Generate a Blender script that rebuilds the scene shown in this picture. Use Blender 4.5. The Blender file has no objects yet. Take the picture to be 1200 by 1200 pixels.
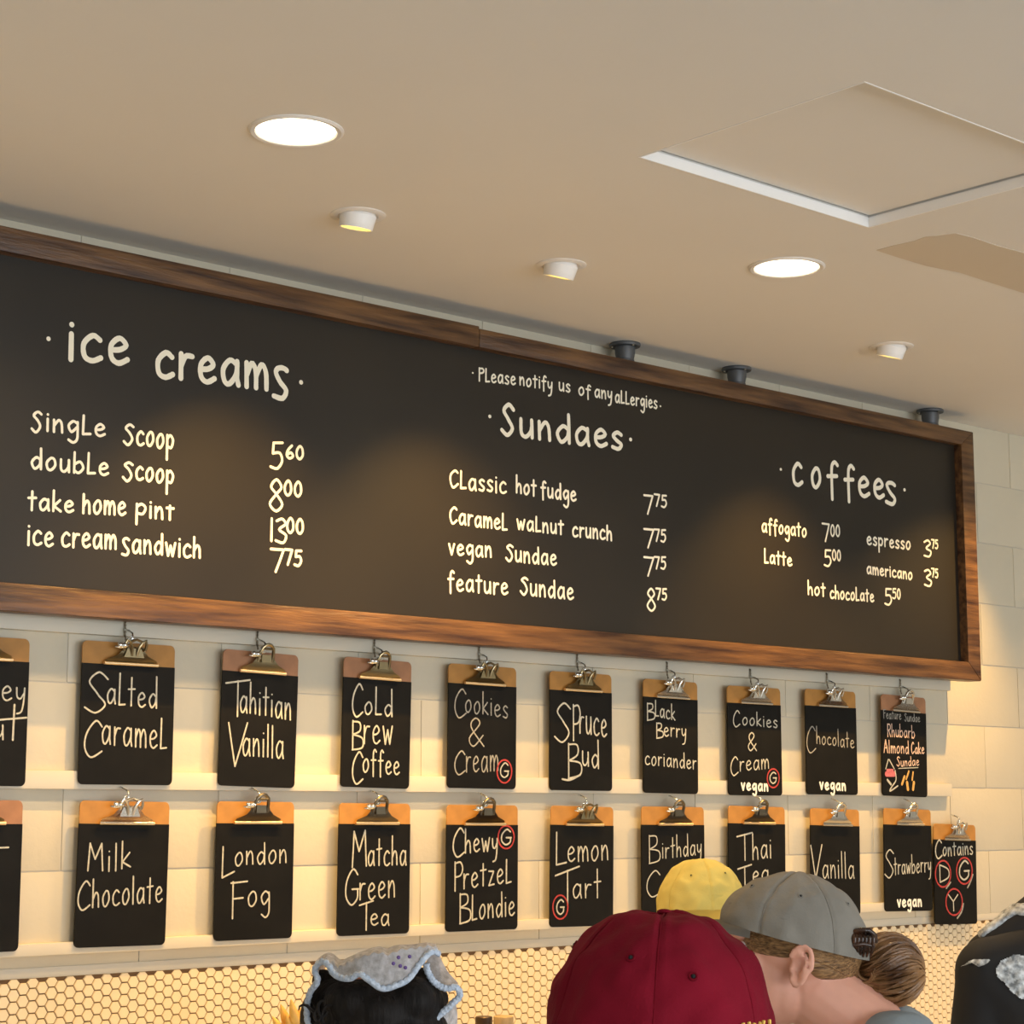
import bpy, bmesh, math, random
from mathutils import Vector, Matrix, noise
from mathutils.bvhtree import BVHTree
random.seed(7)
PI = math.pi
S = bpy.context.scene
C = S.collection

# ------------------------------------------------------------------ camera
FPX, PSI, PIT, CAMH, CAMD = 2365.6, 0.733392, 0.147155, 1.72, 4.0
FW = Vector((math.sin(PSI)*math.cos(PIT), math.cos(PSI)*math.cos(PIT), math.sin(PIT)))
RT = Vector((math.cos(PSI), -math.sin(PSI), 0))
UP = RT.cross(FW)
CP = Vector((0, -CAMD, CAMH))
cd = bpy.data.cameras.new('camera'); cam = bpy.data.objects.new('camera', cd); C.objects.link(cam)
cd.sensor_width = 36; cd.lens = FPX/1200*36; cd.clip_start = .05
cam.matrix_world = Matrix(((RT.x, UP.x, -FW.x, CP.x), (RT.y, UP.y, -FW.y, CP.y), (RT.z, UP.z, -FW.z, CP.z), (0, 0, 0, 1)))
S.camera = cam

# ------------------------------------------------------------------ light
S.view_settings.view_transform = 'Standard'
S.view_settings.look = 'None'
S.view_settings.exposure = -0.13
S.view_settings.gamma = 1
S.view_settings.use_curve_mapping = False
wd = bpy.data.worlds.new('daylight'); S.world = wd; wd.use_nodes = True
wd.node_tree.nodes['Background'].inputs[0].default_value = (.75, .85, 1, 1)
wd.node_tree.nodes['Background'].inputs[1].default_value = 1.0

def area(name, loc, to, sx, sy, power, col):
    l = bpy.data.lights.new(name, 'AREA'); l.shape = 'RECTANGLE'; l.size = sx; l.size_y = sy
    l.energy = power; l.color = col
    o = bpy.data.objects.new(name, l); C.objects.link(o); o.location = loc
    o.rotation_euler = (Vector(to)-Vector(loc)).to_track_quat('-Z', 'Y').to_euler()
    return o
# daylight through the shop front behind the camera
area('window_daylight', (2.5, -8.9, 1.4), (2.7, 0, 6.0), 9.0, 2.2, 330, (.90, .95, 1.0))

def spot(name, loc, to, power, ang, col, blend=.6, r=.025):
    l = bpy.data.lights.new(name, 'SPOT'); l.energy = power; l.color = col
    l.spot_size = math.radians(ang); l.spot_blend = blend; l.shadow_soft_size = r
    o = bpy.data.objects.new(name, l); C.objects.link(o); o.location = loc
    o.rotation_euler = (Vector(to)-Vector(loc)).to_track_quat('-Z', 'Y').to_euler()
    return o

CEIL = 3.028
ZO = .12       # heights measured with the eye at 1.60, room lifted with the eye to 1.72

# ------------------------------------------------------------------ back-projection helpers
def ray(x, y): return FW + RT*((x-600)/FPX) + UP*((600-y)/FPX)
def onY(x, y, Y):
    d = ray(x, y); t = (Y+CAMD)/d.y; return CP + d*t
def atZ(x, y, depth): return CP + ray(x, y)*depth

# ------------------------------------------------------------------ materials
def mat(name, col, rough=.6, metal=0, var=0, vscale=8, bump=0, bscale=60, spec=.5, emit=None, es=0, stretch=None, col2=None, sheen=0, sss=0):
    m = bpy.data.materials.new(name); m.use_nodes = True
    nt = m.node_tree; N = nt.nodes; L = nt.links; b = N['Principled BSDF']
    c = tuple(col)+(1,)
    b.inputs['Base Color'].default_value = c
    b.inputs['Roughness'].default_value = rough; b.inputs['Metallic'].default_value = metal
    b.inputs['Specular IOR Level'].default_value = spec
    if sheen: b.inputs['Sheen Weight'].default_value = sheen
    if sss:
        b.inputs['Subsurface Weight'].default_value = sss
        b.inputs['Subsurface Radius'].default_value = (.01, .004, .002)
    if emit: b.inputs['Emission Color'].default_value = tuple(emit)+(1,); b.inputs['Emission Strength'].default_value = es
    tc = N.new('ShaderNodeTexCoord'); src = tc.outputs['Object']
    if stretch:
        mp = N.new('ShaderNodeMapping'); mp.inputs['Scale'].default_value = stretch
        L.new(src, mp.inputs[0]); src = mp.outputs[0]
    if var or col2:
        nz = N.new('ShaderNodeTexNoise'); nz.inputs['Scale'].default_value = vscale; nz.inputs['Detail'].default_value = 6
        L.new(src, nz.inputs['Vector'])
        rp = N.new('ShaderNodeValToRGB')
        lo = tuple(x*(1-var) for x in col)+(1,); hi = (tuple(col2) if col2 else tuple(min(1, x*(1+var)) for x in col))+(1,)
        rp.color_ramp.elements[0].position = .32; rp.color_ramp.elements[1].position = .68
        rp.color_ramp.elements[0].color = lo; rp.color_ramp.elements[1].color = hi
        L.new(nz.outputs['Fac'], rp.inputs[0]); L.new(rp.outputs[0], b.inputs['Base Color'])
    if bump:
        nb = N.new('ShaderNodeTexNoise'); nb.inputs['Scale'].default_value = bscale; nb.inputs['Detail'].default_value = 5
        L.new(src, nb.inputs['Vector'])
        bp = N.new('ShaderNodeBump'); bp.inputs['Strength'].default_value = bump; bp.inputs['Distance'].default_value = .004
        L.new(nb.outputs['Fac'], bp.inputs['Height']); L.new(bp.outputs[0], b.inputs['Normal'])
    return m

M = dict(
    wall=mat('painted_block', (.64, .585, .45), .42, bump=.25, bscale=45, var=.03, vscale=3),
    wallback=mat('painted_joint', (.60, .56, .47), .5),
    ceil=mat('ceiling_paint', (.78, .755, .70), .85, var=.02, vscale=1.2, bump=.05, bscale=90),
    plainwall=mat('side_wall_paint', (.7, .67, .6), .8),
    floor=mat('floor_concrete', (.55, .53, .49), .5, var=.1),
    rail=mat('rail_paint', (.67, .62, .50), .4, bump=.08, bscale=30),
    patch=mat('tan_ceiling_patch', (.64, .56, .44), .85, bump=.05, bscale=80),
    grout=mat('brown_grout', (.13, .075, .035), .9),
    tile=mat('hex_tile_glaze', (.80, .68, .47), .22, var=.03, vscale=20),
    board=mat('blackboard_paint', (.0140, .0112, .0072), .45, spec=.42, bump=.03, bscale=200, var=.12, vscale=2.5),
    paint=mat('cream_lettering', (.94, .89, .72), .7),
    chalk=mat('chalk_lettering', (.52, .51, .43), .9, var=.18, vscale=160),
    chalkdim=mat('faint_chalk_lettering', (.34, .33, .29), .9, var=.25, vscale=160),
    chalkpeach=mat('peach_chalk_lettering', (.80, .56, .42), .9, var=.2, vscale=160),
    red=mat('red_chalk', (.42, .045, .045), .9, var=.2, vscale=120),
    pink=mat('pink_chalk', (.62, .16, .18), .9, var=.2, vscale=160),
    gold=mat('gold_chalk', (.72, .42, .12), .9, var=.2, vscale=160),
    sticker=mat('white_sticker', (.95, .93, .82), .5),
    cardblack=mat('card_blackboard', (.0065, .0060, .0048), .55, spec=.16, var=.25, vscale=14),
    fibre=mat('hardboard', (.46, .22, .048), .55, var=.12, vscale=25),
    fibre2=mat('hardboard_dark', (.40, .19, .09), .55, var=.12, vscale=25),
    brass=mat('brassy_steel', (.34, .27, .15), .30, metal=1),
    lipmetal=mat('worn_brass', (.92, .74, .48), .38, metal=1),
    brightwhite=mat('bright_white_enamel', (.95, .94, .91), .35),
    steel=mat('nickel_steel', (.74, .70, .62), .22, metal=1),
    darksteel=mat('blackened_steel', (.20, .17, .12), .35, metal=1),
    chrome=mat('chrome', (.85, .88, .88), .08, metal=1),
    whitemetal=mat('white_enamel', (.82, .80, .76), .3),
    greymetal=mat('dark_grey_metal', (.10, .105, .11), .45, metal=.3),
    lens=mat('lamp_lens', (1, .95, .8), .4, emit=(1, .87, .62), es=9),
    bulb=mat('spot_bulb', (1, .85, .4), .4, emit=(1, .66, .10), es=2.6),
    counter=mat('counter_top', (.72, .68, .6), .35, var=.06),
    cabinet=mat('counter_front', (.55, .52, .47), .6),
    glass=mat('window_bars', (.15, .15, .15), .4),
)

def wood_mat():
    m = mat('stained_timber', (.055, .020, .009), .38, bump=.4, bscale=14, stretch=(1.2, 14, 14), var=.45, vscale=3.5, col2=(.17, .083, .030))
    return m
M['wood'] = wood_mat()

# ------------------------------------------------------------------ mesh helpers
def add_box(bm, x0, y0, z0, x1, y1, z1):
    vs = [bm.verts.new((x, y, z)) for x in (x0, x1) for y in (y0, y1) for z in (z0, z1)]
    for f in ((0, 1, 3, 2), (4, 6, 7, 5), (0, 4, 5, 1), (2, 3, 7, 6), (0, 2, 6, 4), (1, 5, 7, 3)):
        bm.faces.new([vs[i] for i in f])
    return vs
def box_bm(*a):
    bm = bmesh.new(); add_box(bm, *a); return bm
def bevel(bm, w, seg=2):
    bmesh.ops.bevel(bm, geom=list(bm.edges), offset=w, segments=seg, affect='EDGES', profile=.6); return bm
def add_tube(bm, pts, r, seg=8, closed=False, caps=True):
    pts = [Vector(p) for p in pts]; n = len(pts)
    rs = r if isinstance(r, (list, tuple)) else [r]*n
    rings = []; prev = None
    for i, p in enumerate(pts):
        if closed: t = pts[(i+1) % n]-pts[i-1]
        else: t = pts[min(i+1, n-1)]-pts[max(i-1, 0)]
        if t.length < 1e-9: t = Vector((0, 0, 1))
        t.normalize()
        if prev is None:
            a = Vector((0, 0, 1)) if abs(t.z) < .9 else Vector((1, 0, 0)); u = t.cross(a).normalized()
        else:
            u = prev - t*prev.dot(t)
            if u.length < 1e-6: u = t.cross(Vector((0, 0, 1)))
            u.normalize()
        prev = u; v = t.cross(u)
        rings.append([bm.verts.new(p+(u*math.cos(2*PI*k/seg)+v*math.sin(2*PI*k/seg))*rs[i]) for k in range(seg)])
    m = n if closed else n-1
    for i in range(m):
        A = rings[i]; B = rings[(i+1) % n]
        for k in range(seg): bm.faces.new((A[k], A[(k+1) % seg], B[(k+1) % seg], B[k]))
    if caps and not closed:
        bm.faces.new(rings[0][::-1]); bm.faces.new(rings[-1])
    return rings
def add_lathe(bm, prof, seg=32, mtx=None):
    rings = []
    for r, z in prof:
        if r < 1e-6: rings.append([bm.verts.new((0, 0, z))])
        else: rings.append([bm.verts.new((r*math.cos(2*PI*k/seg), r*math.sin(2*PI*k/seg), z)) for k in range(seg)])
    for A, B in zip(rings, rings[1:]):
        for k in range(seg):
            a = A[k % len(A)]; b = A[(k+1) % seg % len(A)]; c = B[(k+1) % seg % len(B)]; d = B[k % len(B)]
            vs = []
            for v in (a, b, c, d):
                if v not in vs: vs.append(v)
            if len(vs) > 2: bm.faces.new(vs)
    if mtx is not None:
        for R in rings:
            for v in R: v.co = mtx @ v.co
def add_prism(bm, pts, y0, y1):
    """polygon in x,z extruded in y"""
    A = [bm.verts.new((x, y0, z)) for x, z in pts]; B = [bm.verts.new((x, y1, z)) for x, z in pts]
    bm.faces.new(A); bm.faces.new(B[::-1]); n = len(pts)
    for i in range(n): bm.faces.new((A[i], B[i], B[(i+1) % n], A[(i+1) % n]))
def add_ell(bm, c, r, seg=20, rings=12, rot=None):
    mt = Matrix.Translation(Vector(c)) @ (rot.to_4x4() if rot else Matrix()) @ Matrix.Diagonal((r[0], r[1], r[2], 1))
    bmesh.ops.create_uvsphere(bm, u_segments=seg, v_segments=rings, radius=1, matrix=mt)
def add_bone(bm, a, ra, b, rb, seg=16):
    a = Vector(a); b = Vector(b)
    add_tube(bm, [a, a.lerp(b, .5), b], [ra, (ra+rb)/2, rb], seg)
    add_ell(bm, a, (ra,)*3, 14, 8); add_ell(bm, b, (rb,)*3, 14, 8)
def mesh_of(name, bm, smooth=True, angle=None):
    bmesh.ops.recalc_face_normals(bm, faces=bm.faces)
    me = bpy.data.meshes.new(name); bm.to_mesh(me); bm.free()
    if smooth:
        for p in me.polygons: p.use_smooth = True
        if angle: me.set_sharp_from_angle(angle=math.radians(angle))
    return me
def obj(name, bm, m, parent=None, smooth=True, angle=35, loc=None):
    me = bm if isinstance(bm, bpy.types.Mesh) else mesh_of(name, bm, smooth, angle)
    if len(me.materials) == 0: me.materials.append(m)
    o = bpy.data.objects.new(name, me); C.objects.link(o)
    if parent: o.parent = parent
    if loc: o.location = loc
    return o
def tag(o, label=None, cat=None, group=None, kind=None):
    if label: o['label'] = label
    if cat: o['category'] = cat
    if group: o['group'] = group
    if kind: o['kind'] = kind
    return o
def thing(name, label, cat, loc=(0, 0, 0), rot=(0, 0, 0), group=None):
    o = bpy.data.objects.new(name, None); C.objects.link(o); o.location = loc; o.rotation_euler = rot
    o.empty_display_size = .1
    return tag(o, label, cat, group)
def struct(name, bm, m, parent=None, **k):
    o = obj(name, bm, m, parent, **k)
    if not parent: o['kind'] = 'structure'
    return o
def remeshed(bm, voxel, smooth=4):
    me = mesh_of('tmp', bm); o = bpy.data.objects.new('tmp', me); C.objects.link(o)
    r = o.modifiers.new('r', 'REMESH'); r.mode = 'VOXEL'; r.voxel_size = voxel; r.use_smooth_shade = True
    s = o.modifiers.new('s', 'SMOOTH'); s.factor = .5; s.iterations = smooth
    dg = bpy.context.evaluated_depsgraph_get()
    out = bpy.data.meshes.new_from_object(o.evaluated_get(dg))
    bpy.data.objects.remove(o); bpy.data.meshes.remove(me)
    for p in out.polygons: p.use_smooth = True
    return out

# ------------------------------------------------------------------ room shell
XL, XR, YF = -3.0, 8.6, -9.0
wall = struct('wall_back', box_bm(XL, .0025, 0, XR, .2, CEIL+.1), M['wallback'], smooth=False)
COURSE = [1.264+ZO, 1.470+ZO, 1.676+ZO, 1.882+ZO, 2.088+ZO, 2.297+ZO, 2.505+ZO, 2.712+ZO, CEIL]
blk = {}
for ci in range(8):
    z0, z1 = COURSE[ci], COURSE[ci+1]
    off = 2.272 + (0 if ci % 2 else .204)
    k0 = int((.6-off)/.408)
    for k in range(k0, 15):
        x0 = off+.408*k; x1 = x0+.408
        if x0 > XR-.1: break
        x1 = min(x1, XR)
        key = (ci, round(x1-x0, 3))
        if key not in blk:
            w, h = x1-x0, z1-z0
            bm = box_bm(.0014, 0, .0016, w-.0014, .03, h-(.0016 if ci < 7 else 0))
            bevel(bm, .0016, 2)
            me = mesh_of('concrete_block', bm, True, 40); me.materials.append(M['wall']); blk[key] = me
        o = obj('concrete_block', blk[key], None, wall); o.location = (x0, random.uniform(-.0006, .0006), z0)

# ceiling with a hatch opening
HX0, HX1, HY0, HY1 = 2.82, 3.565, -1.825, -1.25
bm = bmesh.new(); T = CEIL+.12
add_box(bm, XL, YF, CEIL, HX0, .2, T); add_box(bm, HX1, YF, CEIL, XR, .2, T)
add_box(bm, HX0, YF, CEIL, HX1, HY0, T); add_box(bm, HX0, HY1, CEIL, HX1, .2, T)
ceiling = struct('ceiling', bm, M['ceil'], smooth=False)
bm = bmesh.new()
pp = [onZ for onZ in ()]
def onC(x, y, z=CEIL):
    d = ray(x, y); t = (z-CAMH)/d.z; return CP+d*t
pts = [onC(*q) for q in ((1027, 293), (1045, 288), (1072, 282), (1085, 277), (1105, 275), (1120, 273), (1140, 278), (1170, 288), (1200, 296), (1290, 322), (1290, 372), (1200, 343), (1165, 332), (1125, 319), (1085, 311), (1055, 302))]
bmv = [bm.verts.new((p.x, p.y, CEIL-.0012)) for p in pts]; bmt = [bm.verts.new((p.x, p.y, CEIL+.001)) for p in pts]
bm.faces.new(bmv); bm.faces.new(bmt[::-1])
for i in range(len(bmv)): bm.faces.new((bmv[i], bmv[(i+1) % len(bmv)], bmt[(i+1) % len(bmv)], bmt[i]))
pt = obj('tan_patch', bm, M['patch'], ceiling, smooth=False); pt['label'] = 'tan patch on the ceiling'  # thin tan patch on the ceiling, long irregular outline

struct('floor', box_bm(XL, YF, -.1, XR, .2, 0), M['floor'], smooth=False)
struct('wall_left', box_bm(XL-.15, YF, 0, XL, .2, CEIL+.1), M['plainwall'], smooth=False)
struct('wall_right', box_bm(XR, YF, 0, XR+.15, .2, CEIL+.1), M['plainwall'], smooth=False)
bm = bmesh.new()
add_box(bm, XL, YF-.15, 0, XR, YF, .35); add_box(bm, XL, YF-.15, 2.85, XR, YF, CEIL+.1)
add_box(bm, XL, YF-.15, .35, -2.1, YF, 2.85); add_box(bm, 7.1, YF-.15, .35, XR, YF, 2.85)
struct('wall_front', bm, M['plainwall'], smooth=False)
bm = bmesh.new()
for x in (-2.1, .2, 2.5, 4.8, 7.04): add_box(bm, x, YF-.1, .35, x+.06, YF-.04, 2.85)
add_box(bm, -2.1, YF-.1, .35, 7.1, YF-.04, .41); add_box(bm, -2.1, YF-.1, 2.79, 7.1, YF-.04, 2.85)
struct('window_1', bm, M['glass'], smooth=False)

# painted timber rails the clipboards hang from, and the tile capping
def rail(name, z0, z1, x0, x1, y=-.02, ends=()):
    bm = box_bm(x0, y, z0, x1, .0, z1); bevel(bm, .0015, 2)
    return struct(name, bm, M['rail'], smooth=True)
rail('trim_1', 1.992+ZO, 2.04+ZO, .6, 5.53)
rail('trim_2', 1.648+ZO, 1.688+ZO, .6, 5.52)
rail('trim_3', 1.292+ZO, 1.318+ZO, .6, 5.34, -.0235)
rail('trim_4', 1.244+ZO, 1.266+ZO, .6, XR, -.0012)

# ------------------------------------------------------------------ hexagon tiles
TT = 1.244+ZO
splash = obj('tile_backsplash', box_bm(.6, -.004, .96, XR, -.0006, TT), M['grout'], smooth=False)
tag(splash, 'cream hexagon mosaic tile band with brown grout below the lowest white rail', 'tiles')
side = .01515; cp = 1.5*side; vp = math.sqrt(3)*side; R_ = side*.93
def hexa(bm, cx, cz, ztop=TT, zbot=.96):
    o_ = []; i_ = []
    for k in range(6):
        a = k*PI/3
        z = min(max(cz+R_*math.sin(a), zbot), ztop-.0005)
        o_.append(bm.verts.new((cx+R_*math.cos(a), -.004, z)))
        z2 = min(max(cz+(R_-.0012)*math.sin(a), zbot), ztop-.001)
        i_.append(bm.verts.new((cx+(R_-.0012)*math.cos(a), -.0072, z2)))
    bm.faces.new(i_)
    for k in range(6): bm.faces.new((o_[k], o_[(k+1) % 6], i_[(k+1) % 6], i_[k]))
bm = bmesh.new(); hexa(bm, 0, 0, 9, -9); hexme = mesh_of('hex_tile', bm, False); hexme.materials.append(M['tile'])
rest = bmesh.new(); n_part = 0
cols = int((XR-.6)/cp)
for c in range(cols):
    x = .62+c*cp
    for r in range(0, 17):
        z = TT-.008-r*vp-(vp/2 if c % 2 else 0)
        if z < .975: break
        full = z+vp/2 < TT
        zlow = CAMH-(1215-955)*(x*.662+4*.735)/FPX
        if full and 2.12 < x < 3.42 and z > zlow and n_part < 300:
            o = obj('hex_tile', hexme, None, splash); o.location = (x, random.uniform(-.0003, .0003), z); n_part += 1
        elif x < XR-.02: hexa(rest, x, z)
o = obj('hex_tile_field', rest, M['tile'], splash, smooth=False); o['kind'] = 'stuff'

# ------------------------------------------------------------------ back counter under the tiles
ct = thing('back_counter', 'pale back counter running along the wall under the hexagon tiles', 'counter', (0, 0, 0))
bm = box_bm(.8, -.66, .91, 7.8, -.002, .955); bevel(bm, .004); obj('worktop', bm, M['counter'], ct)
bm = box_bm(.85, -.62, .0, 7.75, -.002, .91); obj('cabinet_body', bm, M['cabinet'], ct, smooth=False)

# ------------------------------------------------------------------ handwriting
G = {
 'a': (.85, ['.72,.85 .4,1 .08,.6 .15,.1 .4,.02 .7,.45 .74,.95', 'L.74,.98 .74,.3 .82,0']),
 'b': (.8, ['L.05,2 .05,0', '.05,.2 .4,0 .76,.45 .5,.95 .05,.7']),
 'c': (.75, ['.7,.85 .42,1 .08,.65 .12,.15 .42,0 .75,.15']),
 'd': (.85, ['.7,.8 .4,.95 .07,.5 .3,0 .65,.3 .72,.7', 'L.74,2 .78,0']),
 'e': (.78, ['.1,.5 .45,.55 .68,.75 .42,1 .1,.7 .12,.2 .4,0 .75,.18']),
 'f': (.65, ['.66,1.8 .48,2 .3,1.7 .27,.8 .28,-.3', 'L.02,.95 .6,1']),
 'g': (.8, ['.7,.85 .4,1 .08,.6 .3,.1 .68,.5', '.73,.95 .75,.2 .72,-.5 .45,-.8 .1,-.6']),
 'h': (.75, ['L.05,2 .05,0', '.05,.5 .35,.95 .6,.75 .66,0']),
 'i': (.2, ['L.09,1 .1,0', 'L.09,1.42 .1,1.44']),
 'k': (.7, ['L.05,2 .05,0', 'L.6,1 .08,.45 .68,0']),
 'l': (.2, ['L.08,2 .1,0']),
 'm': (1.1, ['L.05,1 .07,0', '.07,.5 .3,1 .5,.7 .53,0', '.53,.5 .78,1 1.0,.7 1.04,0']),
 'n': (.75, ['L.05,1 .07,0', '.07,.5 .38,1 .6,.75 .66,0']),
 'o': (.8, ['.4,1 .08,.6 .15,.1 .42,0 .72,.4 .65,.88 .4,1']),
 'p': (.75, ['L.07,1 .07,-.8', '.07,.75 .4,1 .7,.65 .5,.1 .07,.2']),
 'r': (.6, ['L.07,1 .08,0', '.08,.5 .28,.92 .58,.95']),
 's': (.65, ['.6,.88 .35,1 .1,.78 .3,.52 .6,.28 .42,.0 .05,.08']),
 '$': (.7, ['.64,.95 .38,1.1 .1,.85 .3,.45 .62,.1 .45,-.25 .02,-.2']),
 't': (.62, ['L.3,1.8 .3,.0', 'L.0,1.1 .62,1.15']),
 'u': (.78, ['.07,1 .1,.2 .35,0 .62,.3 .68,.6', 'L.69,1 .72,0']),
 'v': (.65, ['L.02,1 .32,0 .62,1.05']),
 'w': (1.0, ['L.02,1 .25,0 .48,.8 .7,0 .95,1.05']),
 'y': (.7, ['.05,1 .1,.4 .35,.25 .6,.6', '.66,1 .6,0 .45,-.65 .12,-.8']),
 'z': (.68, ['L.05,1 .6,.95 .05,0 .65,.05']),
 'A': (.9, ['L.0,0 .45,2 .9,0', 'L.15,.7 .78,.7']),
 'B': (.85, ['L.08,2 .08,0', '.08,1.95 .6,1.9 .62,1.35 .1,1.05', '.1,1.05 .8,.85 .8,.2 .05,0']),
 'C': (.9, ['.88,1.7 .58,2 .15,1.35 .08,.55 .38,0 .9,.35']),
 'D': (.9, ['L.1,1.95 .1,0', '.1,1.95 .85,1.4 .85,.5 .1,0']),
 'F': (.8, ['L.1,2 .1,0', 'L.0,1.93 .8,2.05', 'L.1,1.05 .6,1.12']),
 'G': (.95, ['.88,1.7 .55,2 .12,1.35 .08,.5 .45,0 .85,.35 .88,.9', 'L.5,.92 .95,.92']),
 'L': (.62, ['L.07,2 .05,0 .6,.06']),
 'M': (1.05, ['L.05,0 .15,2 .5,.9 .9,2 1.0,0']),
 'P': (.8, ['L.1,2 .1,0', '.1,1.9 .6,1.95 .8,1.5 .6,1.05 .1,.95']),
 'R': (.85, ['L.1,2 .1,0', '.1,1.9 .6,1.95 .8,1.5 .6,1.05 .1,.95', 'L.35,1.0 .82,0']),
 'S': (.85, ['.83,1.72 .5,2 .15,1.6 .45,1.1 .75,.5 .4,0 0,.3']),
 'T': (.95, ['L.48,1.9 .48,0', 'L.0,1.75 .95,2.0']),
 'V': (.85, ['L.0,2 .32,0 .85,2']),
 'Y': (.9, ['L.0,2 .45,1.1 .9,2', 'L.45,1.1 .45,0']),
 '&': (.9, ['.95,.0 .2,1.4 .45,2 .7,1.6 .1,.6 .35,0 .9,.8']),
 '0': (.7, ['.35,2 .06,1.3 .1,.4 .38,0 .66,.6 .62,1.6 .35,2']),
 '1': (.2, ['L.1,2 .1,0']),
 '3': (.75, ['.05,1.8 .45,2 .7,1.6 .25,1.1 .75,.65 .55,.02 .0,.15']),
 '5': (.8, ['L.78,1.98 .18,1.92 .14,1.15', '.14,1.15 .6,1.2 .76,.6 .45,0 .0,.1']),
 '6': (.75, ['.6,2 .2,1.3 .08,.5 .38,0 .72,.4 .5,.95 .12,.6']),
 '7': (.8, ['L.0,1.95 .8,1.95 .32,0']),
 '8': (.85, ['.45,1.1 .12,1.55 .45,2 .76,1.55 .45,1.1 .06,.45 .45,0 .82,.45 .45,1.1']),
 '.': (.12, ['L.05,.05 .07,.05']),
}
def crom(P, sub=5):
    if len(P) < 3: return P
    out = []
    Q = [P[0]]+P+[P[-1]]
    if (P[0][0]-P[-1][0])**2+(P[0][1]-P[-1][1])**2 < 1e-6: Q = [P[-2]]+P+[P[1]]
    for i in range(1, len(Q)-2):
        a, b, c, d = Q[i-1:i+3]
        for s in range(sub):
            t = s/sub
            out.append(tuple(.5*((2*b[j])+(-a[j]+c[j])*t+(2*a[j]-5*b[j]+4*c[j]-d[j])*t*t+(-a[j]+3*b[j]-3*c[j]+d[j])*t**3) for j in (0, 1)))
    out.append(P[-1]); return out
def ribbon(bm, P, w, y, jit=0.):
    """flat painted stroke in the x,z plane at depth y, rounded ends"""
    P = [Vector(p) for p in P]
    Q = [P[0]]
    for p in P[1:]:
        if (p-Q[-1]).length > w*.12: Q.append(p)
    P = Q
    if len(P) == 1: P.append(P[0]+Vector((w*.02, 0)))
    L, Rr = [], []
    n = len(P)
    for i in range(n):
        t = P[min(i+1, n-1)]-P[max(i-1, 0)]
        if t.length < 1e-9: t = Vector((1, 0))
        t.normalize(); nn = Vector((-t.y, t.x)); h = w/2*(1+jit*random.uniform(-1, 1))
        k = 1.0
        if 0 < i < n-1:
            t1 = (P[i]-P[i-1]).normalized(); c = max(.45, abs(nn.dot(Vector((-t1.y, t1.x))))); k = 1/c
        L.append(P[i]+nn*h*min(k, 1.5)); Rr.append(P[i]-nn*h*min(k, 1.5))
    def cap(p, t):
        a0 = math.atan2(t.y, t.x); out = []
        for j in range(1, 6):
            a = a0-PI/2+PI*j/6; out.append(p+Vector((math.cos(a), math.sin(a)))*w/2)
        return out
    V = lambda p, i=0: bm.verts.new((p.x, y-i*.000008, p.y))
    l = [V(p, i) for i, p in enumerate(L)]; r = [V(p, i) for i, p in enumerate(Rr)]
    for i in range(n-1): bm.faces.new((l[i], r[i], r[i+1], l[i+1]))
    e = [V(p, n-1) for p in cap(P[-1], (P[-1]-P[-2]).normalized())]
    bm.faces.new([r[-1]]+e+[l[-1]])
    s = [V(p) for p in cap(P[0], (P[0]-P[1]).normalized())]
    bm.faces.new([l[0]]+s+[r[0]])
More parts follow.
